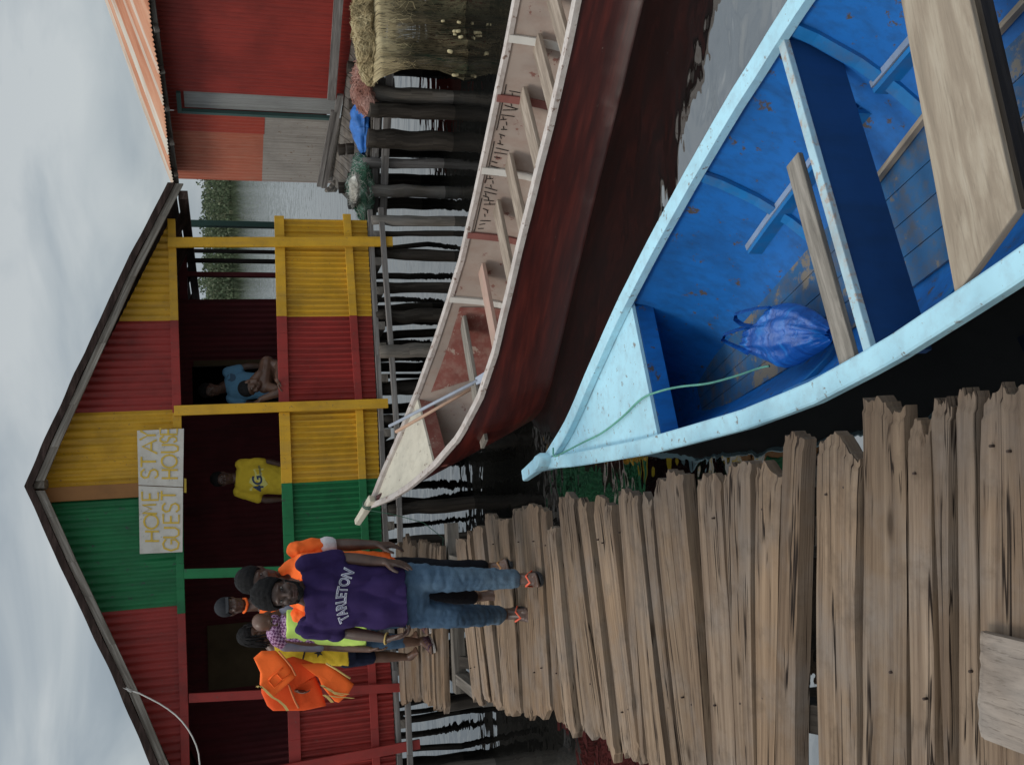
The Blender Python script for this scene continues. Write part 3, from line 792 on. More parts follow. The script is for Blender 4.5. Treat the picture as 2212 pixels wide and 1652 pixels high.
if nn.z < 0: nn = -nn
G = []
for k, u in enumerate(ups):
    r_ = []
    for i in range(n + 1):
        s = Lr * i / n; jag = tl[i] if k == 0 else 0
        r_.append(E0 + ED * s + SLOPE * (u + jag) + nn * (.014 * math.sin(2 * PI * s / .076) + .03 * nz((s * .7, u, 0))))
    G.append(r_)
b.grid(G, 0, True, lambda a, c: (ups[a], c / n))
b.grid([[p - nn * .02 for p in r_] for r_ in G], 1, True, flip=True)
obj('roof', b, [m, DARKW], shack)
b = MB()
b.beam(E0 - ED * .02 - nn * .05, E0 - ED * .02 + SLOPE * 4.6 - nn * .05, .05, .1); b.beam(E0 - nn * .07 + SLOPE * .1, E0 + ED * Lr - nn * .07 + SLOPE * .1, .05, .07)
for k in range(9): b.beam(E0 + ED * (.35 + k * .75) + SLOPE * -.02 - nn * .06, E0 + ED * (.35 + k * .75) + SLOPE * 1 - nn * .06, .05, .06)
obj('rafter', b, POSTW, shack)
b = MB(); RDG = SLOPE * 4.6; back = V((KI.x, KI.y, -mm))
for i in range(2): pass
G2 = [[E0 + RDG + ED * (Lr * i / 40) + back * u for i in range(41)] for u in (0, 2, 4.4)]
b.grid(G2, 0, False, lambda a, c: (a * 2, c / 40)); obj('roof', b, [m], shack)
# boards at the foot of the wall
b = MB()
for (xa, ya, xb, yb, zz, w_) in ((690, 402, 722, 240, .0, .09), (700, 405, 735, 205, -.06, .09), (716, 215, 742, -150, -.03, .12)):
    s_a, z_a = bK(xa, ya, .12); s_b, z_b = bK(xb, yb, .12); b.beam(kp(s_a, z_a, .12), kp(s_b, z_b, .12), .04, w_)
obj('foot_board', b, GREYB, shack)
b = MB()
for k in range(5):
    s_, z_ = bK(708 + k * 6, 392, .2); q = kp(s_, z_, .1); b.tube([q + KN * .25 + KD * .1 * k, q + KN * .1 - KD * .25 + V((0, 0, .01 * k))], .035, 8)
obj('pole', b, POSTW, shack)

# platform of the shack
plat = thing('shack_platform', 'grey timber platform on stilts along the front of the red shack', 'platform', (3.2, 11.6, 0))
zp = -.08
pts = [(795, 478), (800, 330), (806, 200), (812, 60), (818, -120)]
q = [onz(x, y, zp) for x, y in pts]
fl = MB()
inner = [kp(sC, zp, .0), kp(lerp(sC, sE, .25), zp, 0), kp(lerp(sC, sE, .5), zp, 0), kp(lerp(sC, sE, .75), zp, 0), kp(sE, zp, 0)]
for k in range(26):
    t0, t1 = k / 26, (k + .94) / 26
    P = lambda L, t_: L[min(int(t_ * 4), 3)].lerp(L[min(int(t_ * 4), 3) + 1], t_ * 4 - min(int(t_ * 4), 3))
    a0, a1, c0, c1 = P(q, t0), P(q, t1), P(inner, t0), P(inner, t1)
    dz = V((0, 0, -.035)); fl.hexa([a0, a1, a1 + dz, a0 + dz, c0, c1, c1 + dz, c0 + dz])
obj('deck', fl, POSTW, plat)
for dz, off, w_, lo_, hi_ in ((-.06, 0, .08, -.15, 1), (-.17, .10, .09, .0, 1), (-.16, -.45, .07, -.1, 1)):
    b = MB()
    for k in range(4):
        nrm = V(((q[k + 1] - q[k]).y, -(q[k + 1] - q[k]).x, 0)).normalized()
        nrm = -nrm if nrm.y > 0 else nrm
        b.beam(q[k] + nrm * off + V((0, 0, dz)), q[k + 1] + nrm * off + V((0, 0, dz)), .06, w_)
    obj('edge_beam', b, GREYB, plat, .004)
def stilt(y, xt, wpx, mt, dz=-.05, dd=0, zb=-1.5, top=None):
    p = onz(xt, y, zp) + V((0, dd, 0)); r_ = wpx / FOC * p.length / 2
    b = MB(); j = rs.uniform(-.03, .03); b.log([p + V((0, 0, .1 if top is None else top)), p + V((j * .5, 0, -.5)), p + V((j, 0, zb))], [r_, r_ * 1.05, r_], 10); obj('stilt', b, mt, plat)
for y, xt, wpx, mt in ((352, 800, 20, GREYB), (412, 802, 26, POSTW), (202, 812, 32, POSTW), (240, 815, 30, DARKW), (300, 812, 40, DARKW), (120, 812, 24, POSTW), (30, 815, 24, POSTW), (-60, 815, 30, POSTW)): stilt(y, xt, wpx, mt)
for y, dd in ((395, 1.4), (330, 1.5), (315, 2.6), (255, 1.6), (215, 2.6), (160, 1.3), (60, 1.5), (0, 2.5), (-100, 1.5), (-100, 3)): stilt(y, 800, 24, DARKW, dd=dd)
for (x0, y0, x1, y1) in ((828, 0, 828, 45), (820, 175, 826, 258)):
    p = onz(x0, y0, zp - .1) + V((0, -.1, 0)); p1 = onz(x1, y1, zp - .1) + V((0, -.1, 0)); b = MB(); b.beam(p - V((0, 0, .08)), p1 - V((0, 0, .08)), .05, .16); obj('side_board', b, GREYB, plat, .004)
# ------------------------------------------------------------------ fishing nets heaped along the platform
def netmat(name, c1, c2, c3=None, dens=90):
    m = bpy.data.materials.new(name); t = NT(m)
    n1 = t.noise(t.coord('Object', (1, 1, .35)), 6, 6, .65, .8); n2 = t.noise(t.coord('Object', (1, 1, .12)), dens, 3, .6)
    col = t.ramp(n1, [(.3, sc3(c1, .55)), (.45, c1), (.6, c2), (.75, c3 or sc3(c2, 1.15))])
    col = t.mix(t.ramp(n2, [(.35, .55), (.5, 0)]), col, sc3(c1, .4))
    return shade(m, t, col, .95, t.mix(.5, n1, n2), .8, .02, .1)
rn_ = random.Random(21)
def heap(name, pts, radii, mat, strands, label, sr=.004, hang=0, extra=None, cat='net'):
    """lumpy heap along a path, wrapped in loose strands"""
    b = MB(); pts = [V(p) for p in pts]; seg = 28; n = 40
    P = []
    for i in range(n + 1):
        t = i / n * (len(pts) - 1); k = min(int(t), len(pts) - 2); f = t - k; P.append((pts[k].lerp(pts[k + 1], f), lerp(radii[k], radii[k + 1], f)))
    rows = []
    def surf(i, a, out=0):
        p, r_ = P[i]; d = (P[min(i + 1, n)][0] - P[max(i - 1, 0)][0]).normalized(); sx_ = d.cross(V((0, 0, 1))).normalized()
        q = sx_ * math.cos(a) + V((0, 0, 1)) * math.sin(a); endt = math.sin(PI * min(1, max(0, (i + .3) / n))) ** .35
        rr = r_ * endt * (1 + .55 * nz(p * 3.2 + q * 1.4, 1, 2) + .22 * nz(p * 11 + q * 3, 1, 5))
        z = q.z * rr * (.8 if q.z > 0 else .45)
        return p + V((q.x * rr * 1.25, q.y * rr * 1.25, z)) + q * out
    for i in range(n + 1): rows.append([surf(i, 2 * PI * k / seg) for k in range(seg + 1)])
    b.grid(rows, 0, True)
    for s in range(strands):
        i = rn_.randrange(n - 6); a = rn_.uniform(0, PI * 2); da = rn_.uniform(-.35, .35); L = rn_.randrange(5, 14)
        path = [surf(min(n, i + k), a + da * k + .15 * nz((s, k * .7, 0)), sr * 2 + (.014 + .07 * (s % 3 == 0)) * abs(nz((s * .3, k * .8, 4)))) for k in range(L)]
        b.tube(path, sr * rn_.uniform(.5, 1.2), 4, False, mi=1 if (extra and rn_.random() < .25) else 0)
    return tag(obj(name, b, [mat, extra] if extra else [mat]), label, cat, 'fishing nets on the shack platform' if cat == 'net' else None)
PINK = netmat('pink_net', (.36, .17, .13), (.50, .30, .25), (.55, .40, .34))
TAN = netmat('straw_net', (.46, .36, .20), (.60, .50, .30), (.66, .57, .38))
GNET = netmat('green_net', (.09, .20, .13), (.22, .36, .27), (.48, .56, .50))
BTAR = plain('blue_tarp', (.035, .17, .52), .5, .4, .35, 9, .6)
WNET = netmat('white_net', (.55, .53, .47), (.66, .64, .58))
def pz(x, y, z=0): return onz(x, y, z)
heap('fishing_net', [pz(788, 478), pz(786, 430), pz(783, 380), pz(781, 330)], [.13, .2, .2, .13], GNET, 500, 'green fishing net heaped at the platform end beside the yellow wall', extra=WNET)
heap('net_bundle', [pz(762, 452, .12), pz(768, 410, .18), pz(768, 380, .2)], [.02, .07, .09], WNET, 160, 'white net bundle pulled to a tail lying on the green net', .003)
heap('tarpaulin', [pz(786, 332), pz(783, 285), pz(782, 240), pz(782, 212)], [.12, .17, .16, .1], BTAR, 0, 'crumpled bright blue tarpaulin between the green and pink nets', cat='tarpaulin')
heap('fishing_net', [pz(800, 245), pz(795, 205), pz(790, 160), pz(790, 118)], [.12, .17, .17, .12], PINK, 700, 'pinkish brown fishing net heaped between blue tarpaulin and straw net')
heap('fishing_net', [pz(800, 185, .02), pz(797, 120, .05), pz(792, 50, .06), pz(790, -60, .06)], [.14, .16, .17, .16], TAN, 1500, 'straw coloured fishing net spread along the platform edge')
# the big net hanging from the edge to the water
HN = bpy.data.materials.new('hanging_net'); t = NT(HN)
n1 = t.noise(t.coord('UV', (1.2, 3.0, 1)), 1, 6, .65, .6); n2 = t.noise(t.coord('UV', (30, 1.6, 1)), 1, 6, .7)
col = t.ramp(n1, [(.28, (.03, .026, .016)), (.42, (.07, .056, .033)), (.58, (.125, .10, .06)), (.75, (.20, .16, .10))])
grn = t.ramp(t.noise(t.coord('UV', (1.0, .9, 1)), 1.3, 3), [(.47, 0), (.60, .9)])
col = t.mix(grn, col, (.025, .045, .028)); col = t.mix(t.ramp(n2, [(.3, .65), (.5, 0)]), col, (.02, .017, .012))
su = t.new('ShaderNodeSeparateXYZ'); t.link(t.coord('UV', (1, 1, 1)), su.inputs[0])
col = t.mix(t.ramp(su.outputs['Y'], [(.0, .95), (.16, .75), (.42, 0)]), col, t.ramp(n1, [(.3, (.38, .30, .17)), (.7, (.58, .48, .29))]))  # straw tone and the lit top edge put into the colour, fading downwards
shade(HN, t, col, .95, t.mix(.5, n1, n2), .8, .03, .05)
tr = t.new('ShaderNodeBsdfTransparent'); mx = t.new('ShaderNodeMixShader')
hl = t.ramp(t.noise(t.coord('UV', (26, 7, 1)), 1, 6, .75), [(.40, .75), (.50, 0)])
t.link(hl, mx.inputs[0]); t.link(t.n['Principled BSDF'].outputs[0], mx.inputs[1]); t.link(tr.outputs[0], mx.inputs[2]); t.link(mx.outputs[0], t.n['Material Output'].inputs['Surface'])
b = MB(); nu, nv = 70, 26; rows = []
ptop = [onz(815, 178, -.02), onz(812, 120, 0), onz(808, 40, 0), onz(806, -150, 0)]
for j in range(nv + 1):
    v = j / nv; r_ = []
    for i in range(nu + 1):
        u = i / nu; k = min(int(u * 3), 2); p = ptop[k].lerp(ptop[k + 1], u * 3 - k)
        edge = 0
        if u < .12: edge = .14 * math.sin(PI * v) * (1 - u / .12)
        fold = (.12 * nz((u * 7, v * 1.6, 0)) + .05 * nz((u * 20, v * 3, 3))) * (.35 + v)
        r_.append(p + V((edge + .03 * v, -.16 - .05 * v + fold, -.02 - v * (.99 + .05 * nz((u * 10, 0, 7)) + .05 * nz((u * 26, 0, 9))))))
    rows.append(r_)
rows.insert(0, [p + V((0, .22, .05 + .04 * nz((i * .3, 2, 2)))) for i, p in enumerate(rows[0])])
b.grid(rows, 0, True, lambda a, c: (c / nu * 3.2, a / (nv + 1)))
for s in range(420):
    i = rn_.randrange(nu); j = rn_.randrange(nv - 4); L = rn_.randrange(4, 12)
    path = [rows[min(nv, j + k)][max(0, min(nu, i + int(k * rn_.uniform(-.3, .3))))] + V((.02 * nz((s, k * .6, 1)), -.012 - .03 * abs(nz((s * .7, k * .5, 3))), 0)) for k in range(L)]
    b.tube(path, rn_.uniform(.0012, .0024), 4, False, mi=1 if j < 4 else 2)
BRNN = netmat('brown_net', (.11, .088, .053), (.18, .145, .09))
tag(obj('fishing_net', b, [HN, TAN, BRNN]), 'brown net curtain hanging from the shack platform down to the water', 'net', 'fishing nets on the shack platform')
# net floats
FLO = plain('net_float', (.50, .42, .24), .6, .4, .2, 8)
for k in range(9):
    i = rn_.randrange(2, 44); j = rn_.choice([20, 22, 23, 24, 25])
    p = rows[j][i] + V((0, -.035, 0)); b = MB(); d = V((rn_.uniform(-.3, .3), 0, 1)).normalized(); h_ = rn_.uniform(.02, .032)
    b.tube([p - d * h_, p - d * h_ * .6, p + d * h_ * .6, p + d * h_], [h_ * .35, h_ * .7, h_ * .7, h_ * .35], 8)
    tag(obj('net_float', b, FLO), 'small pale float strung on the hanging brown net', 'float', 'floats on the hanging net')
# ------------------------------------------------------------------ boats
class Boat:
    def __init__(s, A, B, st, floor, zin):
        s.A = V((*A, 0)); s.d = (V((*B, 0)) - s.A).normalized(); s.n = V((-s.d.y, s.d.x, 0)); s.st = st; s.floor = floor; s.zin = zin; s.rake = 0; s.sec = ((1, 0), (.985, .12), (.93, .4), (.83, .68), (.68, .9), (.52, 1.0), (.25, 1.03), (0, 1.04))
    def P(s, t, a, z): return s.A + s.d * t + s.n * a + V((0, 0, z))
    def ts(s, x, y, z):
        p = onz(x, y, z) - s.A; return p.dot(s.d), p.dot(s.n)
    def pt(s, t, a, z, zg):
        # raked stem: lower points start further aft
        return s.P(t + s.rake * max(0, zg - z) * max(0, 1 - t / 2.2), a, z)
    def hz(s, t): return interp(s.st, t)
    def prof(s, t, inner=False):
        hw, zg = s.hz(t); zb = (s.zin if inner else s.floor)(t); k = .03 if inner else 0
        out = []
        for a, f in s.sec:
            out.append((max(0, hw * a - k * (1 if a > .3 else .3)), zg - (zg - zb) * min(f, 1.04 if not inner else 1.0) - (0 if not inner else .0)))
        return out
def make_boat(root, bt, T, n, mats_h, gm, gw, gh, bottom_t=0):
    b = MB(); ts = [T * (i / n) ** 1.25 for i in range(n + 1)]
    out = []; inn = []
    for t in ts:
        po = bt.prof(t); pi_ = bt.prof(t, True)
        pt = bt.pt; bt.rake = bottom_t
        ro = [pt(t, -a, z, po[0][1]) for a, z in po] + [pt(t, a, z, po[0][1]) for a, z in po[::-1][1:]]
        ri = [pt(t, -a, z, po[0][1]) for a, z in pi_] + [pt(t, a, z, po[0][1]) for a, z in pi_[::-1][1:]]
        out.append(ro); inn.append(ri)
    b.grid(out, 0, True, lambda i, j: (ts[i], j * .12), flip=True); b.grid(inn, 1, True, lambda i, j: (ts[i], j * .12))
    m_ = len(out[0])
    b.grid([[r[0] for r in out], [r[0] for r in inn]], 0, False); b.grid([[r[-1] for r in inn], [r[-1] for r in out]], 0, False)
    b.v += out[-1]; b.face(tuple(range(len(b.v) - m_, len(b.v))), None, 0)
    hull = obj('hull', b, mats_h, root)
    for sd in (-1, 1):
        b = MB(); rows = []
        for t in ts:
            hw, zg = bt.hz(t); k = min(1, hw / .1)
            w = lambda a: sd * max(0.004, hw + a)
            wob = .004 * nz((t * 3, sd, 0)); z_ = zg + wob
            rows.append([bt.P(t, w(.015), z_ - gh * .6), bt.P(t, w(.018), z_ + gh * .3), bt.P(t, w(.010), z_ + gh * .4), bt.P(t, w(-gw + .018), z_ + gh * .4), bt.P(t, w(-gw + .010), z_ + gh * .3), bt.P(t, w(-gw + .012), z_ - gh * .6), bt.P(t, w(.015), z_ - gh * .6)])
        b.grid(rows, 0, False, lambda i, j: (ts[i], j * .05), flip=sd > 0)
        obj('gunwale', b, gm, root)
    return ts
def bow_deck(root, bt, t0, t1, dz, mt, th=.02, crown=.0):
    b = MB(); rows = []
    for i in range(13):
        t = lerp(t0, t1, i / 12); hw, zg = bt.hz(t); hw = max(.01, hw - .03)
        rows.append([bt.P(t, hw * a, zg + dz + crown * (1 - a * a)) for a in (-1, -.5, 0, .5, 1)])
    b.grid(rows, 0, False, lambda i, j: (i * .08, j * .1)); b.grid([[p - V((0, 0, th)) for p in r] for r in rows], 0, False, flip=True)
    b.grid([rows[-1], [p - V((0, 0, th)) for p in rows[-1]]], 0, False)
    obj('bow_deck', b, mt, root)
def cross(root, nm, bt, t, dz, w, th, mt, skew=0, inset=.03, bev=.004, kw=None, tilt=0):
    hw, zg = bt.hz(t); hw -= inset
    b = MB(); b.beam(bt.P(t - skew, -hw, zg + dz - tilt), bt.P(t + skew, hw, zg + dz + tilt), w, th, bt.d); return obj(nm, b, mt, root, bev)
def rib(root, bt, t, mt, w=.06, th=.03, f0=.05, side=(-1, 1), mi=None):
    for sd in side:
        b = MB(); pi_ = bt.prof(t, True); pts = [bt.P(t, sd * (a - .012), z) for a, z in pi_[:6]]
        for p, q_ in zip(pts, pts[1:]): b.beam(p, q_, w, th, bt.d)
        obj('rib', b, mt, root)
def riser(root, bt, t0, t1, f, h, th, mt, sd, n=10):
    b = MB()
    for i in range(n):
        pts = []
        for t in (lerp(t0, t1, i / n), lerp(t0, t1, (i + 1) / n)):
            pr = bt.prof(t, True); zg = pr[0][1]; zb = pr[5][1]; z = zg - (zg - zb) * f
            a = next(lerp(p[0], q_[0], (p[1] - z) / max(1e-6, p[1] - q_[1])) for p, q_ in zip(pr, pr[1:]) if p[1] >= z >= q_[1])
            pts.append(bt.P(t, sd * (a - th / 2 - .002), z))
        b.beam(pts[0], pts[1], th, h)
    obj('riser', b, mt, root)

# --- blue boat
LBL = paint('pale_blue_paint', (.40, .66, .76), .5, .10, 3, (.30, .42, .47), .6, (.22, .21, .19), .06, streak=(1.5, 1.5, 1.5), wscale=22)
BLU = paint('blue_paint', (.004, .120, .40), .6, .35, 2.2, (.008, .05, .14), .6, (.075, .06, .05), .07, streak=(2, 2, .6), wscale=13)
BLUW = paint('worn_blue_floor', (.022, .105, .24), .75, .35, 2.0, (.10, .09, .08), .95, (.17, .145, .115), .36, streak=(1.2, 1.2, 1), wscale=3.2)
BLK2 = plain('black_hull', (.02, .022, .025), .6, .3)
NWOOD = wood('pale_timber', (.29, .23, .17), (.37, .305, .23), (.43, .365, .29), 2.0, 14, .35, .1, .8, .25)
GWOOD = wood('grey_timber', (.22, .195, .165), (.31, .275, .235), (.39, .345, .29), 2.5, 20, .5, .2, .85, .4)
MIXB = paint('scuffed_blue_edge', (.34, .50, .56), .6, .3, 6, (.36, .32, .29), .9, (.36, .30, .25), .25, streak=(1, 1, 1), wscale=18)
bb = Boat((-.555, 6.40), (.9, 2.8), [(0, .035, -.42), (.3, .125, -.465), (.6, .205, -.47), (1, .31, -.465), (1.5, .44, -.465), (2, .55, -.475), (2.5, .655, -.495), (3, .735, -.51), (3.5, .775, -.515), (4.2, .79, -.51), (6, .76, -.47), (7.2, .62, -.42)],
          lambda t: -1.13 + .28 * max(0, 1 - t / 1.5) ** 2, lambda t: -1.085 + .28 * max(0, 1 - t / 1.5) ** 2)
bb.sec = ((1, 0), (.93, .22), (.79, .52), (.62, .78), (.46, .96), (.36, 1.0), (.18, 1.01), (0, 1.02))
blue = thing('blue_boat', 'open wooden boat painted bright blue inside with pale blue gunwales beside the jetty', 'boat', bb.P(3, 0, -.9))
make_boat(blue, bb, 7.2, 44, [BLK2, BLU], LBL, .085, .05, .35)
bow_deck(blue, bb, .12, 1.6, -.035, LBL)
# bow post
b = MB(); rows = []
for z, r_ in ((-1.05, .03), (-.6, .045), (-.44, .055), (-.36, .06), (-.335, .045)):
    t_ = -.02 + .33 * max(0, -.42 - z)
    rows.append([bb.P(t_ + r_ * 1.9 * math.cos(a) , r_ * math.sin(a), z) for a in [2 * PI * k / 12 for k in range(13)]])
b.grid(rows, 0, True); b.v += rows[-1][:-1]; b.face(tuple(range(len(b.v) - 12, len(b.v)))); obj('stem_post', b, LBL, blue)
b = MB(); b.beam(bb.P(.02, 0, -.385), bb.P(-.33, 0, -.34), .105, .07, bb.n, 0, .085, .05); obj('stem_head', b, LBL, blue, .012)
# bulkhead under the bow deck, seat bulkhead, seats
def bulk(t, top, w, mt, nm, frac=1):
    b = MB(); pr = bb.prof(t, True); pts = [(a, z) for a, z in pr if z <= top + .2]
    zg = pr[0][1]; ring = [(-a + .0, min(z, top)) for a, z in pr] + [(a, min(z, top)) for a, z in pr[::-1][1:]]
    b.poly([bb.P(t, a, z) for a, z in ring], bb.d * w); obj(nm, b, mt, blue)
b = MB(); b.beam(bb.P(1.585, -.40, -.58), bb.P(1.585, .40, -.58), .03, .11, bb.d); obj('bow_bulkhead', b, BLU, blue, .004)
tA, aA = bb.ts(1705, 140, -.53); tB, aB = bb.ts(1866, 752, -.50)
b = MB()
pa, pb = bb.P(tA, .70, -.535), bb.P(tB, -.70, -.525)
b.beam(pa, pb, .045, .03, bb.d); obj('seat_edge', b, MIXB, blue, .004)
b = MB(); dn = V((0, 0, -.25)); o1 = bb.d * .018
b.hexa([pa - o1 - V((0, 0, .016)), pa + o1 - V((0, 0, .016)), pa + o1 + dn * .98, pa - o1 + dn * .98, pb - o1 - V((0, 0, .016)), pb + o1 - V((0, 0, .016)), pb + o1 + dn, pb - o1 + dn])
SHBLU = paint('shaded_blue_paint', (.006, .045, .15), .6, .25, 3, (.006, .025, .06), .5)  # shade on the viewer-facing bulkhead put into a darker blue
obj('seat_bulkhead', b, SHBLU, blue)
b = MB(); q0 = onz(1716, 345, -.60); q1 = onz(1838, 790, -.56); sd_ = V((q1 - q0)).cross(V((0, 0, 1))).normalized(); b.beam(q0, q1, .10, .025); tag(obj('loose_plank', b, GWOOD, None, .004), 'grey loose plank resting on the blue boat risers behind its front seat', 'plank')
zS = -.545
c = [onz(1938, -40, zS), onz(2080, -60, zS), onz(2196, 455, zS), onz(2063, 640, zS)]
b = MB(); dz = V((0, 0, -.035))
ext_ = (c[0] - c[3]).normalized() * .12; ext2 = (c[1] - c[2]).normalized() * .12
b.hexa([c[3], c[2], c[2] + dz, c[3] + dz, c[0] + ext_, c[1] + ext2, c[1] + ext2 + dz, c[0] + ext_ + dz]); obj('seat', b, NWOOD, blue, .004)
b = MB(); off = (c[2] - c[3]).normalized(); b.beam(c[2] + off * .012 + dz * 1.3, c[1] + off * .012 + dz * 1.3, .022, .05); obj('seat_backing', b, DARKW, blue)
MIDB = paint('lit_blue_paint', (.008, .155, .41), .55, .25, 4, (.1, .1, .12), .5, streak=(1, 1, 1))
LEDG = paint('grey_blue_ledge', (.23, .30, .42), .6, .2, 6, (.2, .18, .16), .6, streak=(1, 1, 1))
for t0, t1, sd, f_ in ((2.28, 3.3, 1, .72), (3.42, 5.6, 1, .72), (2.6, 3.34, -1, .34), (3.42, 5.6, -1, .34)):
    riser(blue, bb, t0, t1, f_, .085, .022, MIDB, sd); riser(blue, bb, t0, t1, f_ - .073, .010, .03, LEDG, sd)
for t_ in (2.57, 3.47, 4.4, 5.4): rib(blue, bb, t_, MIDB, .06, .022)
# floor boards
b = MB()
for k in range(4):
    w0 = -.28 + k * .14
    for t0, t1 in ((1.0, 2.9), (2.92, 6.6)):
        hk = .45 if t0 < 2 else 1; z_ = -1.07; b.hexa([bb.P(t0, w0 * hk, z_), bb.P(t0, (w0 + .135) * hk, z_), bb.P(t0, (w0 + .135) * hk, z_ + .014), bb.P(t0, w0 * hk, z_ + .014), bb.P(t1, w0, z_), bb.P(t1, w0 + .135, z_), bb.P(t1, w0 + .135, z_ + .014), bb.P(t1, w0, z_ + .014)])
obj('floor_boards', b, BLUW, blue)
for p_, q_ in (((1882, 404), (2020, 225)), ((2130, 98), (2300, -90))): b = MB(); b.beam(onz(*p_, -1.03), onz(*q_, -1.03), .022, .03); obj('floor_stringer', b, NWOOD, blue)
# rope on the bow
ROPE = plain('green_rope', (.13, .34, .26), .8, .2, .2, 20)
rpts = [(1195, 968, -.40), (1197, 985, -.375), (1215, 978, -.40), (1260, 955, -.475), (1300, 935, -.48), (1345, 900, -.482), (1385, 862, -.485), (1425, 845, -.50), (1470, 835, -.58), (1530, 828, -.68), (1590, 812, -.80), (1640, 795, -.90), (1665, 790, -.93)]
q = [onz(*p) for p in rpts]; qq = []
for i in range(len(q) - 1):
    p0, p1, p2, p3 = q[max(i - 1, 0)], q[i], q[i + 1], q[min(i + 2, len(q) - 1)]
    for k in range(5):
        t_ = k / 5; qq.append(.5 * ((2 * p1) + (p2 - p0) * t_ + (2 * p0 - 5 * p1 + 4 * p2 - p3) * t_ ** 2 + (3 * p1 - p0 - 3 * p2 + p3) * t_ ** 3))
b = MB(); b.tube(qq, .006, 8)
c_ = bb.P(-.02, 0, -.352)
b.tube([c_ + V((math.cos(a) * .042, math.sin(a) * .042, .008 * math.sin(a * 3))) for a in [k * .5 for k in range(22)]], .006, 6)
tag(obj('mooring_rope', b, ROPE), 'thin green rope from the blue boat bow down to its floor', 'rope')
# plastic bag
bagm = bpy.data.materials.new('blue_plastic'); t = NT(bagm); n1 = t.noise(t.coord('Object', (1, 2.2, 1), (0, 0, .5)), 7, 3, .5, 1.0)
shade(bagm, t, t.ramp(n1, [(.3, (.003, .05, .27)), (.55, (.004, .095, .42)), (.75, (.012, .18, .56))]), .42, n1, .6, .03, .35)
bagm.node_tree.nodes['Principled BSDF'].inputs['Transmission Weight'].default_value = .15
H_ = lambda px, py: ((1750 + px / 4.13) / 1.1718, (700 + py / 4.13) / 1.1718)
b = MB(); rows = []
BS = [(585, 560, 760, .02), (640, 525, 815, .045), (730, 480, 850, .07), (820, 400, 885, .085), (900, 300, 920, .10), (1000, 275, 955, .115), (1120, 290, 915, .12), (1250, 345, 835, .115), (1350, 410, 780, .10), (1430, 480, 715, .07), (1465, 540, 670, .03)]
for i in range(41):
    x_, y0_, y1_, hh = interp([(k, *q) for k, q in enumerate(BS)], i / 40 * (len(BS) - 1)); r_ = []
    for k in range(65):
        an = 2 * PI * k / 64; c_, s_ = math.cos(an), math.sin(an)
        pl = .035 * nz((an * 2.6, i * .06, 1)) + .05 * abs(nz((an * 4.2 + i * .05, i * .10, 4))) + .006 * nz((an * 9, i * .25, 6))
        p = onz(*H_(x_, lerp(y0_, y1_, .5 + .5 * c_ * (1 + pl * .6))), -.885)
        r_.append(p + V((0, 0, (hh + pl * .8) * max(s_, -.25) * (1 if s_ > 0 else .4))))
    rows.append(r_)
b.grid(rows, 0, True)
for loop in ([(600, 530), (470, 560), (360, 600), (330, 650), (400, 690), (520, 740), (640, 800)], [(830, 320), (700, 330), (560, 360), (470, 390), (470, 440), (560, 500), (680, 515), (800, 490)]):
    pts = [onz(*H_(*p), -.82 + .03 * math.sin(i)) for i, p in enumerate(loop)]
    w_ = [.03, .024, .016, .014, .018, .026, .03, .03][:len(pts)]
    b.grid([[p + V((-.01, .0, w_[i])) for i, p in enumerate(pts)], [p + V((.008, .01, 0)) for i, p in enumerate(pts)], [p + V((-.004, .016, -w_[i])) for i, p in enumerate(pts)]], 0, True)
tag(obj('plastic_bag', b, bagm), 'crumpled blue plastic carrier bag with loop handles lying in the blue boat', 'bag')

# --- red boat
RHU = bpy.data.materials.new('dark_red_hull'); t = NT(RHU)
ob = t.coord('Object', (1, 1, 1)); n1 = t.noise(t.coord('Object', (.5, .5, 5)), 3, 5, .6)
rc = t.ramp(n1, [(.3, (.032, .005, .004)), (.5, (.062, .0085, .006)), (.68, (.115, .016, .010))])
rc = t.mix(t.ramp(t.noise(t.coord('Object', (1, 1, 2)), 9, 8, .7), [(.68, 0), (.72, .6)]), rc, (.3, .22, .19))
rb_sec = ((1, 0), (.98, .2), (.94, .5), (.88, .75), (.80, .93), (.6, 1), (.25, 1.02), (0, 1.03))
shade(RHU, t, rc, .34, n1, .06, .01, .4)
RIN = paint('worn_pink_grey', (.34, .27, .225), .8, .18, 2.5, (.27, .17, .13), .6, (.20, .09, .07), .06, streak=(1, 1, .5), wscale=8)
RBOW = paint('inner_red', (.20, .06, .045), .75, .25, 4, (.30, .19, .15), .8, (.34, .25, .2), .12, streak=(1, 1, 1), wscale=7)
RGUN = paint('worn_white_gunwale', (.52, .46, .42), .75, .18, 5, (.30, .22, .18), .6, (.20, .13, .10), .14, streak=(1.5, 1.5, 1.5), wscale=16)
CRE = paint('cream_deck', (.58, .53, .43), .7, .10, 4, (.36, .32, .25), .5, (.25, .2, .16), .04, streak=(1, 1, 1))
rb = Boat((-1.18, 9.77), (2.6, 6.5), [(0, .035, .34), (.3, .225, .196), (.6, .36, .06), (1, .51, -.09), (1.5, .65, -.237), (2, .715, -.336), (2.5, .705, -.395), (3, .685, -.42), (3.5, .668, -.442), (4, .668, -.464), (4.5, .67, -.487), (5, .665, -.50), (7, .65, -.50), (9, .5, -.42)],
          lambda t: -1.12 + .45 * max(0, 1 - t / 1.5) ** 1.6, lambda t: -.95 + .55 * max(0, 1 - t / 1.6) ** 1.5)
rb.sec = rb_sec
redb = thing('red_boat', 'long narrow dark red canoe with worn white gunwales and many plank seats', 'boat', rb.P(3, 0, -.9))
make_boat(redb, rb, 9, 56, [RHU, RIN], RGUN, .06, .045, .9)
bow_deck(redb, rb, .08, .98, -.02, CRE)
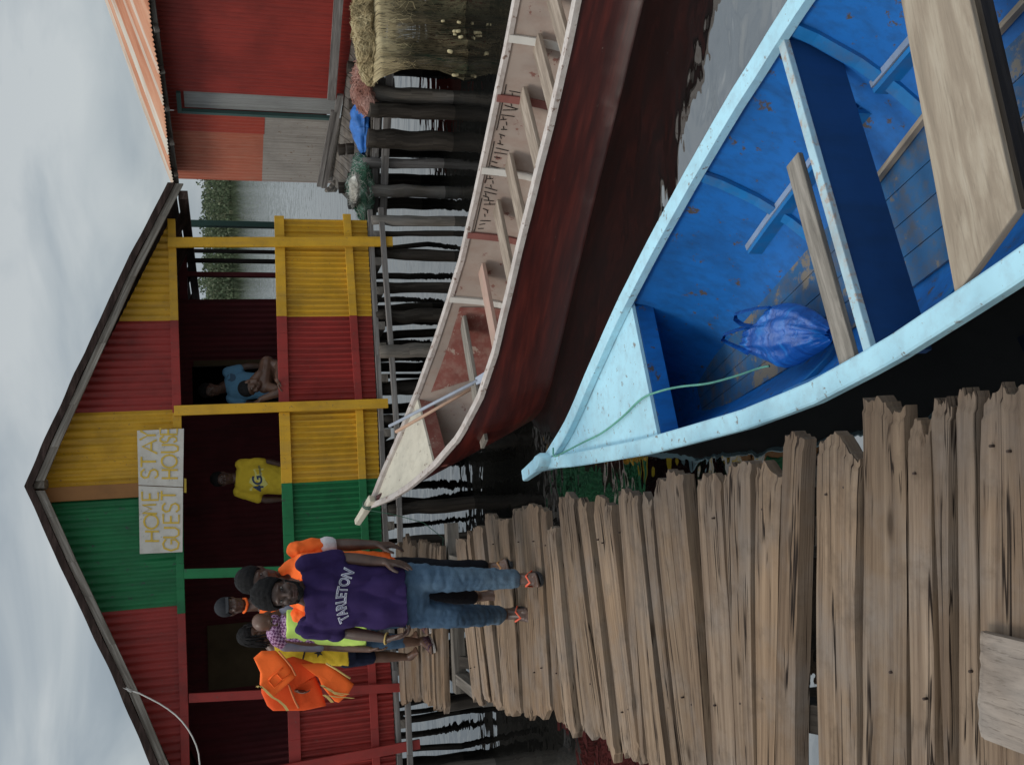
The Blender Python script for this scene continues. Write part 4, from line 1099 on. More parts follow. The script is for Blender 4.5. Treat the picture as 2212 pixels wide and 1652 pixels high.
b = MB(); b.beam(rb.P(.08, 0, .335), rb.P(-.27, 0, .47), .085, .075, rb.n, 0, .07, .06); obj('stem_head', b, CRE, redb, .01)
b = MB(); rows = []
for z, r_ in ((-1.05, .03), (-.6, .035), (-.1, .035), (.3, .03)):
    t_ = .02 + .9 * max(0, .34 - z)
    rows.append([rb.P(t_ + r_ * 1.6 * math.cos(a), r_ * math.sin(a), z) for a in [2 * PI * k / 10 for k in range(11)]])
b.grid(rows, 0, True); obj('stem_post', b, RHU, redb)
b = MB(); pr = rb.prof(.98, True); ring = [(-a, min(z, pr[0][1] - .04)) for a, z in pr] + [(a, min(z, pr[0][1] - .04)) for a, z in pr[::-1][1:]]
b.poly([rb.P(.98, a, max(z, pr[0][1] - .17)) for a, z in ring], rb.d * -.02); obj('bow_bulkhead', b, RBOW, redb)
b = MB(); rows = []      # red painted lining of the bow
for i in range(14):
    t_ = lerp(1.0, 1.95, i / 13); pr = rb.prof(t_, True)
    rows.append([rb.pt(t_, -max(0, a - .012), z + .008, pr[0][1]) for a, z in pr[1:]] + [rb.pt(t_, max(0, a - .012), z + .008, pr[0][1]) for a, z in pr[::-1][1:-1]])
b.grid(rows, 0, True); obj('bow_lining', b, RBOW, redb)
SEATW = wood('worn_seat_wood', (.28, .22, .17), (.38, .305, .24), (.46, .38, .31), 2.2, 16, .5, .2, .85, .3)
PKW = paint('pink_worn_seat', (.42, .27, .215), .8, .15, 4, (.36, .30, .23), .6, streak=(1, 1, 1))
TW = [((1000, 690), (1003, 905), GWOOD), ((1040, 575), (1062, 775), PKW), ((1072, 440), (1088, 640), SEATW), ((1098, 342), (1118, 530), SEATW), ((1128, 200), (1146, 415), SEATW), ((1160, 90), (1175, 275), SEATW), ((1195, 0), (1208, 110), SEATW)]
for p, q_, mt in TW:
    # the far end sits on the hull side: find the height at which that is so
    best = None
    for q in range(60):
        z = -.25 - q * .01; t0, s0 = rb.ts(*p, z); pr = rb.prof(t0, True)
        if not pr[0][1] >= z >= pr[-1][1]: continue
        a = next((lerp(u_[0], w_[0], (u_[1] - z) / max(1e-6, u_[1] - w_[1])) for u_, w_ in zip(pr, pr[1:]) if u_[1] >= z >= w_[1]), None)
        if a and (best is None or abs(a - s0) < best[0]): best = (abs(a - s0), z, t0, a)
    z, t0, a = best[1:] if best else (-.6, rb.ts(*p, -.6)[0], .5)
    z = max(z, -.72); t0, s0 = rb.ts(*p, z); t1, s1_ = rb.ts(*q_, z)
    pr = rb.prof(t0, True); a = next(lerp(u_[0], w_[0], (u_[1] - z) / max(1e-6, u_[1] - w_[1])) for u_, w_ in zip(pr, pr[1:]) if u_[1] >= z >= w_[1]) - .01
    sl_ = max(-.35, min(.35, (t1 - t0) / (s1_ - s0)))
    b = MB(); b.beam(rb.P(t0 + sl_ * (-a - s0), -a, z), rb.P(t0 + sl_ * (a - s0), a, z), .17, .035, rb.d); obj('seat', b, mt, redb, .004)
for k in range(3):
    tm = 5.9 + k * .8; zg = rb.hz(tm)[1]; b = MB(); b.beam(rb.P(tm, -rb.hz(tm)[0] + .035, zg - .07), rb.P(tm, rb.hz(tm)[0] - .035, zg - .07), .13, .028, rb.d); obj('seat', b, SEATW, redb, .004)
WRIB = paint('white_rib', (.58, .55, .50), .8, .1, 5); RRIB = paint('red_rib', (.22, .08, .065), .8, .2, 5)
for y_, x_, mt in ((625, 1000, WRIB), (505, 1030, RRIB), (378, 1060, WRIB), (228, 1090, RRIB), (112, 1120, WRIB), (-40, 1150, RRIB), (-200, 1180, WRIB)):
    t_ = rb.ts(x_, y_, -.5)[0]; rib(redb, rb, t_, mt, .06, .03)
# black writing scribbled along the inside of the far side
INK = plain('black_marker', (.02, .018, .016), .8, .1)
b = MB()
for k in range(34):
    t_ = lerp(2.75, 4.15, k / 33); pr = rb.prof(t_, True); hw, zg = rb.hz(t_)
    z0 = zg - .06 - rn_.uniform(0, .03); z1 = z0 - rn_.choice([.05, .09, .11]) ; off = rn_.uniform(-.02, .02)
    def sp(tt, z):
        pr = rb.prof(tt, True)
        a = next(lerp(p[0], q_[0], (p[1] - z) / max(1e-6, p[1] - q_[1])) for p, q_ in zip(pr, pr[1:]) if p[1] >= z >= q_[1]); return rb.P(tt, a - .004, z)
    if rn_.random() < .8: b.tube([sp(t_, z0), sp(t_ + off, z1)], .0035, 5)
    if rn_.random() < .5: b.tube([sp(t_, (z0 + z1) / 2), sp(t_ + .03, (z0 + z1) / 2 + .01)], .003, 5)
for t0 in (2.75, 3.3, 3.8): b.tube([sp(t0 + .05 * k, rb.hz(t0 + .05 * k)[1] - .055 + .004 * nz((t0 + k, 0, 0))) for k in range(9)], .0035, 5)
obj('marker_writing', b, INK, redb)
# paddle poles lying over the bow
PB = plain('blue_grey_pole', (.33, .36, .42), .6, .3); PO = plain('bare_pole', (.42, .27, .19), .7, .3)
J_ = lambda px, py: ((900 + px / 3.003) / 1.1718, (750 + py / 3.003) / 1.1718)
for nm, a, c, zc, mt, lab in (('paddle', J_(258, 985), J_(930, 640), (.16, -.5), PB, 'blue grey paddle pole sticking out over the red canoe bow, the upper of two'), ('paddle', J_(305, 1030), J_(900, 690), (.15, -.5), PO, 'bare brown wooden pole lying over the red canoe bow, below the blue grey one')):
    p0 = onz(*a, zc[0]); p1 = onz(*c, zc[1]); b = MB()
    b.tube([p0, p0.lerp(p1, .5), p1], .016, 8, mi=0)
    d_ = (p1 - p0).normalized()
    b.beam(p1 - d_ * .02, p1 + d_ * .38, .07, .02, None, 0, .13)
    tag(obj(nm, b, mt), lab, 'paddle', 'poles in the red canoe')
# rope tied round the stem of the red boat, hanging to the water
b = MB(); c_ = rb.P(-.03, 0, .38); b.tube([c_ + rb.n * .052 * math.cos(a) + V((0, 0, .05 * math.sin(a))) + rb.d * .004 * a for a in [k * .45 for k in range(30)]], .006, 6)
p0 = c_ + rb.n * -.05; b.tube([p0, p0 + V((-.06, -.02, -.25)), p0 + V((-.16, -.03, -.55)), p0 + V((-.33, -.05, -.75)), p0 + V((-.55, -.1, -.72))], .004, 6)
tag(obj('mooring_rope', b, plain('dark_green_rope', (.05, .13, .09), .8)), 'dark green rope knotted round the red canoe stem and hanging down', 'rope')
# ------------------------------------------------------------------ lake surface, open where the blue boat's hull sits in it
from mathutils.geometry import tessellate_polygon
def waterline(bt, T, n=40):
    L, Rr = [], []
    for i in range(n + 1):
        t = T * i / n; pr = bt.prof(t); zg = pr[0][1]
        if pr[-1][1] > WATER - .02: continue
        a, z = next((lerp(p[0], q_[0], (p[1] - WATER) / (p[1] - q_[1])), WATER) for p, q_ in zip(pr, pr[1:]) if p[1] >= WATER >= q_[1] and p[1] > q_[1])
        L.append(bt.pt(t, -(a - .016), WATER, zg)); Rr.append(bt.pt(t, a - .016, WATER, zg))
    return L + Rr[::-1]
hole = waterline(bb, 7.18)
R = 1500
outer = [V((-R, -R, WATER)), V((R, -R, WATER)), V((R, R, WATER)), V((-R, R, WATER))]
b = MB(); b.v += outer + hole
for tri in tessellate_polygon([outer, hole]):
    p = [b.v[i] for i in tri]
    tri = tri if (p[1] - p[0]).cross(p[2] - p[0]).z > 0 else tri[::-1]
    b.face(tuple(tri))
tag(obj('lake_water', b, LAKE), kind='structure')
# ------------------------------------------------------------------ figures
def ell(b, c, r, axes=None, seg=14, rings=9):
    ax = axes or (V((1, 0, 0)), V((0, 1, 0)), V((0, 0, 1))); q = len(b.v); c = V(c)
    for i in range(1, rings):
        th = PI * i / rings
        for k in range(seg):
            ph = 2 * PI * k / seg
            b.v.append(c + ax[0] * (r[0] * math.sin(th) * math.cos(ph)) + ax[1] * (r[1] * math.sin(th) * math.sin(ph)) + ax[2] * (r[2] * math.cos(th)))
    b.v.append(c + ax[2] * r[2]); b.v.append(c - ax[2] * r[2]); t, bo = len(b.v) - 2, len(b.v) - 1
    hand = ax[0].cross(ax[1]).dot(ax[2]) > 0
    F = lambda *f: b.face(f if hand else f[::-1], [(0, 0)] * len(f), 0, True)
    for i in range(rings - 2):
        for k in range(seg):
            k2 = (k + 1) % seg; F(q + i * seg + k, q + (i + 1) * seg + k, q + (i + 1) * seg + k2, q + i * seg + k2)
    for k in range(seg):
        k2 = (k + 1) % seg; F(t, q + k, q + k2); F(bo, q + (rings - 2) * seg + k2, q + (rings - 2) * seg + k)
def cap(b, p0, p1, r0, r1, seg=12, flat=None):
    """tapered limb with round ends; flat=(dir, k) squashes it along dir"""
    p0, p1 = V(p0), V(p1); d = (p1 - p0); L = d.length; d = d / max(L, 1e-6)
    a = d.cross(V((0, 0, 1)));
    if a.length < .1: a = d.cross(V((1, 0, 0)))
    a.normalize(); c = d.cross(a); q = len(b.v); prof = []
    for t in (-.99, -.85, -.5, 0): prof.append((p0 + d * (r0 * t), r0 * math.sqrt(1 - t * t)))
    for t in (.33, .66): prof.append((p0 + d * L * t, lerp(r0, r1, t)))
    for t in (0, .5, .85, .99): prof.append((p1 + d * (r1 * t), r1 * math.sqrt(1 - t * t)))
    for p, r_ in prof:
        for k in range(seg):
            t = 2 * PI * k / seg; o = (a * math.cos(t) + c * math.sin(t)) * r_
            if flat: fd = V(flat[0]).normalized(); o = o - fd * (o.dot(fd) * (1 - flat[1]))
            b.v.append(p + o)
    n = len(prof)
    for i in range(n - 1):
        for k in range(seg):
            k2 = (k + 1) % seg; b.face((q + i * seg + k, q + i * seg + k2, q + (i + 1) * seg + k2, q + (i + 1) * seg + k), [(0, 0)] * 4, 0, True)
    b.face(tuple(q + k for k in range(seg))[::-1], [(0, 0)] * seg); b.face(tuple(q + (n - 1) * seg + k for k in range(seg)), [(0, 0)] * seg)
def chain(b, pts, rs):
    for (p, q_), (r0, r1) in zip(zip(pts, pts[1:]), zip(rs, rs[1:])): cap(b, p, q_, r0, r1)
def loft(b, rings, seg=24):
    """closed body through elliptical rings (centre, half width, half depth, right axis, front axis)"""
    q = len(b.v)
    for c, rx, ry, ax, ay in rings:
        for k in range(seg):
            t = 2 * PI * k / seg; ct, st_ = math.cos(t), math.sin(t); e = .8
            b.v.append(V(c) + V(ax) * (rx * math.copysign(abs(ct) ** e, ct)) + V(ay) * (ry * math.copysign(abs(st_) ** e, st_)))
    n = len(rings)
    for i in range(n - 1):
        for k in range(seg):
            k2 = (k + 1) % seg; b.face((q + i * seg + k, q + i * seg + k2, q + (i + 1) * seg + k2, q + (i + 1) * seg + k), [(0, 0)] * 4, 0, True)
    b.face(tuple(q + k for k in range(seg))[::-1], [(0, 0)] * seg); b.face(tuple(q + (n - 1) * seg + k for k in range(seg)), [(0, 0)] * seg)
def fuse(name, b, mat, parent, voxel=.007, smooth=4, wr=0, wfreq=9, wstretch=(1, 1, 1), cut=None, wdir=None):
    """weld overlapping lumps into one continuous skin"""
    me = bpy.data.meshes.new('tmp'); me.from_pydata([tuple(p) for p in b.v], [], b.f); me.update()
    o = bpy.data.objects.new('tmp', me); COL.objects.link(o)
    r_ = o.modifiers.new('r', 'REMESH'); r_.mode = 'VOXEL'; r_.voxel_size = voxel
    if smooth: s_ = o.modifiers.new('s', 'SMOOTH'); s_.factor = .5; s_.iterations = smooth
    dg = bpy.context.evaluated_depsgraph_get(); dg.update()
    m2 = bpy.data.meshes.new_from_object(o.evaluated_get(dg)); bpy.data.objects.remove(o); bpy.data.meshes.remove(me)
    if wr:
        m2.update(); nv = [v.normal.copy() for v in m2.vertices]
        for v, nn_ in zip(m2.vertices, nv):
            p = V((v.co.x * wstretch[0], v.co.y * wstretch[1], v.co.z * wstretch[2]))
            k = noise.noise(p * wfreq) * .6 + noise.noise(p * wfreq * 2.3 + V((5, 1, 2))) * .4
            k = (abs(k) * 2 - .45) if wdir == 'ridge' else k
            v.co += nn_ * (wr * k)
    o0 = origin(parent) if parent else V((0, 0, 0))
    m2.transform(Matrix.Translation(-o0)); m2.name = name
    m2.polygons.foreach_set('use_smooth', [True] * len(m2.polygons))
    m2.materials.clear(); m2.materials.append(mat)
    o = bpy.data.objects.new(name, m2); COL.objects.link(o)
    if parent: o.parent = parent
    return o

SKIN = bpy.data.materials.new('dark_skin'); t = NT(SKIN); n1 = t.noise(t.coord('Object', (1, 1, 1)), 9, 4)
shade(SKIN, t, t.ramp(n1, [(.3, (.052, .028, .020)), (.55, (.085, .046, .032)), (.75, (.12, .068, .048))]), .42, t.noise(t.coord('Object', (1, 1, 1)), 90, 3), .15, .003, .45)
SKINB = bpy.data.materials.new('brown_skin'); t = NT(SKINB); n1 = t.noise(t.coord('Object', (1, 1, 1)), 9, 4)
shade(SKINB, t, t.ramp(n1, [(.3, (.075, .036, .022)), (.55, (.11, .055, .034)), (.75, (.15, .078, .05))]), .42, t.noise(t.coord('Object', (1, 1, 1)), 90, 3), .15, .003, .45)
HAIR = plain('black_hair', (.012, .011, .011), .85, .15, .4, 60, .9)
EYEW = plain('eye_white', (.26, .23, .2), .35); EYED = plain('eye_dark', (.012, .008, .006), .2, .6)
LIP = plain('lips', (.085, .038, .032), .45)

class Head:
    """head frame: c centre between the ears at eye height, f facing, up"""
    def __init__(s, c, f, up=(0, 0, 1), k=1.0):
        s.c = V(c); s.f = V(f).normalized(); u = V(up); s.u = (u - s.f * u.dot(s.f)).normalized(); s.r = s.f.cross(s.u); s.k = k
    def __call__(s, r, f, u): return s.c + (s.r * r + s.f * f + s.u * u) * s.k
    @property
    def ax(s): return (s.r, s.f, s.u)
def head_prims(b, H):
    k = H.k; A = H.ax; E = lambda c, r: ell(b, H(*c), [x * k for x in r], A, 18, 12)
    E((0, -.012, .045), (.074, .094, .078))       # cranium
    E((0, .022, .02), (.066, .068, .075))         # upper face
    E((0, .028, -.045), (.056, .062, .062))       # cheeks and jaw
    E((0, .052, -.088), (.034, .034, .026))       # chin
    for sd in (-1, 1):
        E((sd * .036, .062, -.028), (.026, .026, .024))      # cheekbone
        E((sd * .073, -.012, -.005), (.012, .022, .032))     # ear
        E((sd * .03, .079, .026), (.026, .012, .010))        # brow
        E((sd * .014, .099, -.036), (.0105, .011, .009))     # nostril wing
        cap(b, H(sd * .052, -.02, -.02), H(sd * .043, .03, -.085), .022 * k, .02 * k)
    cap(b, H(0, .082, .012), H(0, .104, -.03), .008 * k, .0125 * k)       # nose
    E((0, .089, -.057), (.025, .012, .0085)); E((0, .087, -.070), (.022, .012, .0085))     # lips
    cap(b, H(0, -.025, -.06), H(0, -.05, -.16), .055 * k, .056 * k)       # neck
def face_parts(root, H):
    k = H.k
    for sd in (-1, 1):
        b = MB(); ell(b, H(sd * .031, .0735, .008), (.0125 * k, .011 * k, .0072 * k), H.ax); o = obj('eye', b, EYEW, root)
        b = MB(); ell(b, H(sd * .031, .0815, .008), (.0062 * k, .0042 * k, .0062 * k), H.ax, 10, 6); obj('iris', b, EYED, o)
    b = MB(); ell(b, H(0, .0965, -.0565), (.021 * k, .006 * k, .005 * k), H.ax); ell(b, H(0, .0945, -.0695), (.018 * k, .006 * k, .0055 * k), H.ax); obj('lips', b, LIP, root)
def hair_cap(root, H, mat, thick=.014, top=.0, front=.055, nm='hair', vox=.006, wr=.006):
    b = MB(); k = H.k; q = []
    # shell following the skull above a hairline that is high in front and low behind
    seg, rg = 40, 16; rows = []
    for i in range(rg + 1):
        r_ = []
        for j in range(seg):
            ph = 2 * PI * j / seg; fr = math.sin(ph)      # +1 at the front
            low = lerp(-.05, front, max(0, fr) ** .6) if fr > 0 else lerp(-.05, -.075, -fr)
            u = i / rg; th = u * (PI / 2 + math.asin(max(-.95, min(.95, -(low - .045) / .09))))
            p = V((math.cos(ph) * math.sin(th) * (.076 + thick), -.012 + math.sin(ph) * math.sin(th) * (.095 + thick * .8), .045 + math.cos(th) * (.079 + thick + top)))
            p += p.normalized() * wr * noise.noise(p * 60)
            r_.append(H(*p))
        rows.append(r_ + r_[:1])
    b.grid(rows, 0, True); b.grid([[H.c.lerp(p, .9) for p in r_] for r_ in rows[-2:]], 0, True)
    b.grid([rows[-1], [H(0, -.01, .02).lerp(p, .86) for p in rows[-1]]], 0, True)
    return obj(nm, b, mat, root)

def hand(b, wr, d, palm, side, s=1.0, curl=.35, spread=.10, thumb=.6):
    """palm plus five separate fingers; d along the forearm, palm = direction the palm faces, side = towards the thumb"""
    d = V(d).normalized(); palm = V(palm); palm = (palm - d * palm.dot(d)).normalized(); side = V(side); side = (side - d * side.dot(d) - palm * side.dot(palm)).normalized()
    P = lambda a, s_, n_: V(wr) + (d * a + side * s_ + palm * n_) * s
    for s_ in (-.028, -.009, .010, .028): cap(b, P(.005, s_ * .6, 0), P(.082 - abs(s_) * .12, s_, .002), .0135 * s, .0115 * s)
    L = [(.030, .073, .9), (.010, .082, 1), (-.010, .076, .95), (-.029, .060, .8)]
    for i, (s_, ln, rr) in enumerate(L):
        c_ = curl * (1 + .18 * i); sp = spread * s_ / .03
        p = P(.086 - abs(s_ - .008) * .25, s_ * 1.05, .002); a = 0; pts = [p]
        for seg_, f in enumerate((.45, .32, .23)):
            a += c_ * (.6 if seg_ == 0 else 1)
            p = p + (d * math.cos(a) + palm * math.sin(a) + side * sp * (1 if seg_ == 0 else .6)).normalized() * ln * f * s; pts.append(p)
        chain(b, pts, [.0098 * rr * s, .0088 * rr * s, .0082 * rr * s, .0068 * rr * s])
    pts = [P(.018, .022, .004), P(.046, .046 + .01 * thumb, .012), P(.072, .056 + .016 * thumb, .020), P(.094, .058 + .018 * thumb, .026)]
    chain(b, pts, [.0145 * s, .0118 * s, .0102 * s, .0082 * s])
def foot(b, ank, toe_dir, s=1.0, flat_z=None, pitch=0):
    """ank = ankle centre; returns sole frame"""
    f = V(toe_dir).normalized(); up = V((0, 0, 1)); r_ = f.cross(up).normalized(); up = r_.cross(f)
    P = lambda a, c, z: V(ank) + (f * a + r_ * c + up * z) * s
    cap(b, P(-.035, 0, -.045), P(-.005, 0, .0), .032 * s, .036 * s); cap(b, P(.0, 0, -.03), P(.10, 0, -.062), .036 * s, .026 * s)
    cap(b, P(-.03, .0, -.055), P(.13, .012, -.066), .027 * s, .022 * s); cap(b, P(-.02, -.008, -.055), P(.12, -.026, -.067), .024 * s, .018 * s)
    for i, (c, L_, rr) in enumerate(((.026, .178, .0135), (.008, .172, .0105), (-.009, .164, .010), (-.024, .153, .0095), (-.038, .138, .009))):
        cap(b, P(.115 if i < 3 else .10, c * .9, -.069), P(L_, c, -.073), rr * 1.15 * s, rr * s)
    return P, f, r_, up
def sandal(root, P, sole, strap):
    b = MB(); n = 20; top = []; 
    for i in range(n):
        t = 2 * PI * i / n; a = .062 + .130 * math.cos(t); w_ = (.044 + .009 * math.cos(t)) * math.sin(t); top.append((a, w_))
    b.poly([P(a, w_, -.104) for a, w_ in top], P(0, 0, .016) - P(0, 0, 0)); o = obj('sandal', b, sole, root)
    b = MB()
    b.tube([P(.125, .012, -.07), P(.115, .012, -.045), P(.08, .036, -.030), P(.035, .046, -.085)], .0062, 6); b.tube([P(.115, .012, -.045), P(.085, -.022, -.032), P(.04, -.044, -.085)], .0062, 6)
    obj('strap', b, strap, o)
def text_mesh(body, size, offset=0, shear=0):
    cu = bpy.data.curves.new('t', 'FONT'); cu.body = body; cu.size = size; cu.offset = offset; cu.resolution_u = 3; cu.align_x = 'CENTER'; cu.shear = shear
    o = bpy.data.objects.new('t', cu); COL.objects.link(o); dg = bpy.context.evaluated_depsgraph_get(); dg.update()
    me = bpy.data.meshes.new_from_object(o.evaluated_get(dg)); 
    import bmesh
    bm = bmesh.new(); bm.from_mesh(me)
    bmesh.ops.triangulate(bm, faces=bm.faces[:])
    for _ in range(3):
        es = [e for e in bm.edges if e.calc_length() > size * .18]
        if not es: break
        bmesh.ops.subdivide_edges(bm, edges=es, cuts=1); bmesh.ops.triangulate(bm, faces=bm.faces[:])
    vs = [v.co.copy() for v in bm.verts]; bm.verts.index_update(); fs = [tuple(v.index for v in f.verts) for f in bm.faces]
    bm.free(); bpy.data.objects.remove(o); bpy.data.meshes.remove(me); bpy.data.curves.remove(cu)
    return vs, fs
def print_on(root, target, vs, fs, fn, direction, lift, mat, nm='print'):
    """lay a flat print onto a garment by casting it along a direction"""
    tv = target.data; o0 = origin(target)
    bvh = BVHTree.FromPolygons([v.co + o0 for v in tv.vertices], [tuple(p.vertices) for p in tv.polygons])
    d = V(direction).normalized(); b = MB(); last = None
    for v in vs:
        p = fn(v); h = bvh.ray_cast(p - d * .5, d)
        q_ = (h[0] if h[0] else p) ; b.v.append(q_ - d * lift)
    for f in fs: b.face(f, [(0, 0)] * len(f), 0, True)
    return obj(nm, b, mat, target)
PURP = cloth('purple_cotton', (.032, .018, .075), .2, 6, 260, .5)
JEAN = bpy.data.materials.new('blue_denim'); t = NT(JEAN); ob = t.coord('Object', (1, 1, .6))
n1 = t.noise(t.coord('Object', (1, 1, .35)), 4.5, 3, .5, .3); n2 = t.noise(t.coord('Object', (1, 1, 1)), 240, 2)
jc = t.ramp(n1, [(.30, (.040, .075, .125)), (.5, (.075, .125, .185)), (.72, (.15, .215, .27))])
shade(JEAN, t, t.mix(t.ramp(n2, [(.4, .3), (.6, 0)]), jc, (.02, .04, .08)), .9, t.mix(.5, n1, n2), .5, .012, .15)
ORA = cloth('life_vest_orange', (.95, .155, .028), .10, 5, 200, .35, .75)
ORD = cloth('life_vest_deep_orange', (.72, .085, .018), .12, 5, 200, .35, .75)
NEON = cloth('neon_yellow', (.58, .80, .17), .08, 6, 200, .3)
YSH = cloth('yellow_jersey', (.60, .42, .035), .14, 6, 220, .45)
NAVYC = cloth('navy_cloth', (.012, .016, .035), .3, 6)
BLKC = cloth('black_cloth', (.010, .010, .014), .3, 6)
SKY = cloth('light_blue_cotton', (.11, .25, .38), .15, 6)
WHC = cloth('white_cuff', (.66, .60, .60), .1, 8)
GRYC = cloth('grey_sleeve', (.20, .20, .25), .15, 8)
STRP = plain('orange_strap', (.75, .12, .06), .5, .4); SOLE = plain('dark_sole', (.02, .02, .022), .7)
WEB = cloth('straw_webbing', (.60, .42, .15), .15, 12)
CAPM = cloth('charcoal_cap', (.022, .023, .026), .2, 10)

def body_arm(b, sh, el, wr, r=1.0):
    sh, el, wr = V(sh), V(el), V(wr); cap(b, sh, el, .047 * r, .038 * r); m_ = el.lerp(wr, .3); cap(b, el, m_, .038 * r, .039 * r); cap(b, m_, wr, .039 * r, .026 * r)
def body_leg(b, hip, kn, an, r=1.0):
    hip, kn, an = V(hip), V(kn), V(an); cap(b, hip, kn, .082 * r, .055 * r); m_ = kn.lerp(an, .32); cap(b, kn, m_, .052 * r, .054 * r); cap(b, m_, an, .054 * r, .033 * r)

# ---------- A: man in the purple T-shirt, walking towards the viewer
Y0 = 5.55
a = lambda x, y, Y=Y0: onY(x, y, Y)
man = thing('person', 'man walking forward in a purple T-shirt, faded jeans and flip-flops', 'person', (-1.28, 5.6, 0), 'people gathered outside the guest house')
shL, shR = a(664, 1222, 5.58), a(661, 1353, 5.60)       # viewer's right / left
elL, wrL = a(748, 1206, 5.60), a(832, 1213, 5.52)
elR, wrR = a(742, 1364, 5.62), a(838, 1379, 5.50)
hpL, hpR = a(868, 1250, 5.58), a(868, 1320, 5.60)
knL, knR = a(980, 1250, 5.50), a(978, 1330, 5.52)
anL, anR = V((-1.165, 5.50, .10)), a(1090, 1327, 5.80)
b = MB()
H = Head(a(603, 1281, 5.50), (.10, -1, -.20), (.03, -.05, 1), 1.0)
head_prims(b, H)
nb = a(665, 1287, 5.60)
X1, Y1 = V((1, .02, .03)).normalized(), V((0, -1, 0))
cap(b, H(0, -.04, -.10), nb, .056, .06)
loft(b, [(nb + V((0, 0, -.01)), .07, .06, X1, Y1), (shL.lerp(shR, .5) + V((0, 0, -.02)), .16, .085, X1, Y1), (a(735, 1287, 5.6), .165, .105, X1, Y1), (a(800, 1286, 5.6), .145, .095, X1, Y1), (a(870, 1286, 5.6), .155, .11, X1, Y1), (a(915, 1286, 5.6), .12, .10, X1, Y1)])
for s_, e_, w_ in ((shL, elL, wrL), (shR, elR, wrR)): body_arm(b, s_, e_, w_, .95)
hand(b, wrL, (wrL - elL).normalized() + V((.0, -.1, 0)), (-1, .2, 0), (-.1, -1, 0), 1.0, .18, .14)
hand(b, wrR, V((.12, -.25, -1)), (1, .1, .1), (.1, -1, 0), 1.0, .55, .05)
body_leg(b, hpL, knL, anL); body_leg(b, hpR, knR, anR)
PLf = foot(b, anL, (.10, -1, -.02)); PRf = foot(b, anR + V((0, 0, .01)), (.04, -.93, -.42))
fuse('body', b, SKIN, man, .0055, 3)
face_parts(man, H)
hair_cap(man, H, HAIR, .016, .014, .066, wr=.010)
b = MB(); 
ell(b, H(0, .058, -.096), (.036, .034, .026), H.ax)
for sd in (-1, 1): cap(b, H(sd * .066, -.004, -.03), H(sd * .045, .04, -.09), .009, .016)
fuse('beard', b, HAIR, man, .006, 1, .004, 90)
# T-shirt
b = MB()
loft(b, [(nb + V((0, 0, -.005)), .088, .078, X1, Y1), (a(652, 1287, 5.6), .135, .088, X1, Y1), (a(672, 1287, 5.6), .192, .108, X1, Y1), (a(720, 1287, 5.59), .198, .128, X1, Y1), (a(780, 1286, 5.59), .178, .128, X1, Y1), (a(835, 1284, 5.58), .185, .135, X1, Y1), (a(872, 1283, 5.58), .193, .145, X1, Y1)])
for s_, e_ in ((shL, elL), (shR, elR)):
    cap(b, V(s_) + V((0, 0, -.01)), V(s_).lerp(e_, .78), .072, .066)
tee = fuse('t_shirt', b, PURP, man, .007, 5, .026, 5.5, (1.3, .6, .7), wdir='ridge')
# TARLETON in an arch of outlined block letters
WHP = plain('white_print', (.62, .62, .66), .8); LAVP = plain('lavender_print', (.11, .11, .22), .8)
cT = a(744, 1289, 5.45)
def arch(lift):
    def fn(v):
        x = v.x; R_ = .26; an = x / R_; rr = R_ + v.y
        return cT + V((math.sin(an) * rr, 0, math.cos(an) * rr - R_ - .012 - x * .15))
    return fn
vs, fs = text_mesh('TARLETON', .074, .0026)
w0 = max(v.x for v in vs) - min(v.x for v in vs); kx = .265 / w0
for v in vs: v.x *= kx; v.y *= 1.1
print_on(man, tee, vs, fs, arch(0), (0, 1, 0), .003, WHP, 'lettering')
vs, fs = text_mesh('TARLETON', .074, -.0014)
for v in vs: v.x *= kx; v.y *= 1.1
print_on(man, tee, vs, fs, arch(0), (0, 1, 0), .0048, LAVP, 'lettering')
# jeans
b = MB()
loft(b, [(a(852, 1285, 5.6), .165, .12, X1, Y1), (a(880, 1285, 5.6), .175, .13, X1, Y1), (a(905, 1286, 5.6), .168, .125, X1, Y1), (a(922, 1287, 5.6), .12, .10, X1, Y1)])
for hp, kn, an_, cut in ((hpL, knL, anL, .93), (hpR, knR, anR, .86)):
    hp, kn, an_ = V(hp), V(kn), V(an_); cf = kn.lerp(an_, cut)
    cap(b, hp, kn, .098, .072); cap(b, kn, kn.lerp(an_, .35), .072, .070); cap(b, kn.lerp(an_, .35), cf, .070, .060)
fuse('jeans', b, JEAN, man, .007, 5, .010, 8, (1, 1, 1.5), wdir='ridge')
sandal(man, PLf[0], SOLE, STRP); sandal(man, PRf[0], SOLE, STRP)
b = MB(); dw = (wrR - elR).normalized(); ax_ = dw.cross(V((0, 1, 0))).normalized(); ay_ = dw.cross(ax_)
b.tube([wrR - dw * .01 + ax_ * .032 * math.cos(k * .35) + ay_ * .032 * math.sin(k * .35) for k in range(19)], .005, 6); obj('bracelet', b, WEB, man)

# ---------- B: man right behind him in an orange life vest
Yb = 6.15
a = lambda x, y, Y=Yb: onY(x, y, Y)
pb_ = thing('person', 'man in an orange life vest and dark trousers half hidden behind the purple T-shirt man', 'person', (-1.3, 6.15, 0), 'people gathered outside the guest house')
b = MB(); H = Head(a(558, 1252, 6.12), (.12, -1, -.25), (.10, 0, 1), .98); head_prims(b, H)
shL, shR = a(640, 1188), a(648, 1325); nb = a(628, 1258, 6.2)
elL, wrL = a(735, 1176), a(815, 1176, 6.05); elR, wrR = a(735, 1330), a(800, 1335, 6.05)
cap(b, H(0, -.04, -.1), nb, .055, .06)
loft(b, [(nb, .07, .06, X1, Y1), (shL.lerp(shR, .5), .17, .09, X1, Y1), (a(720, 1256), .165, .105, X1, Y1), (a(790, 1258), .15, .1, X1, Y1), (a(850, 1262), .155, .11, X1, Y1)])
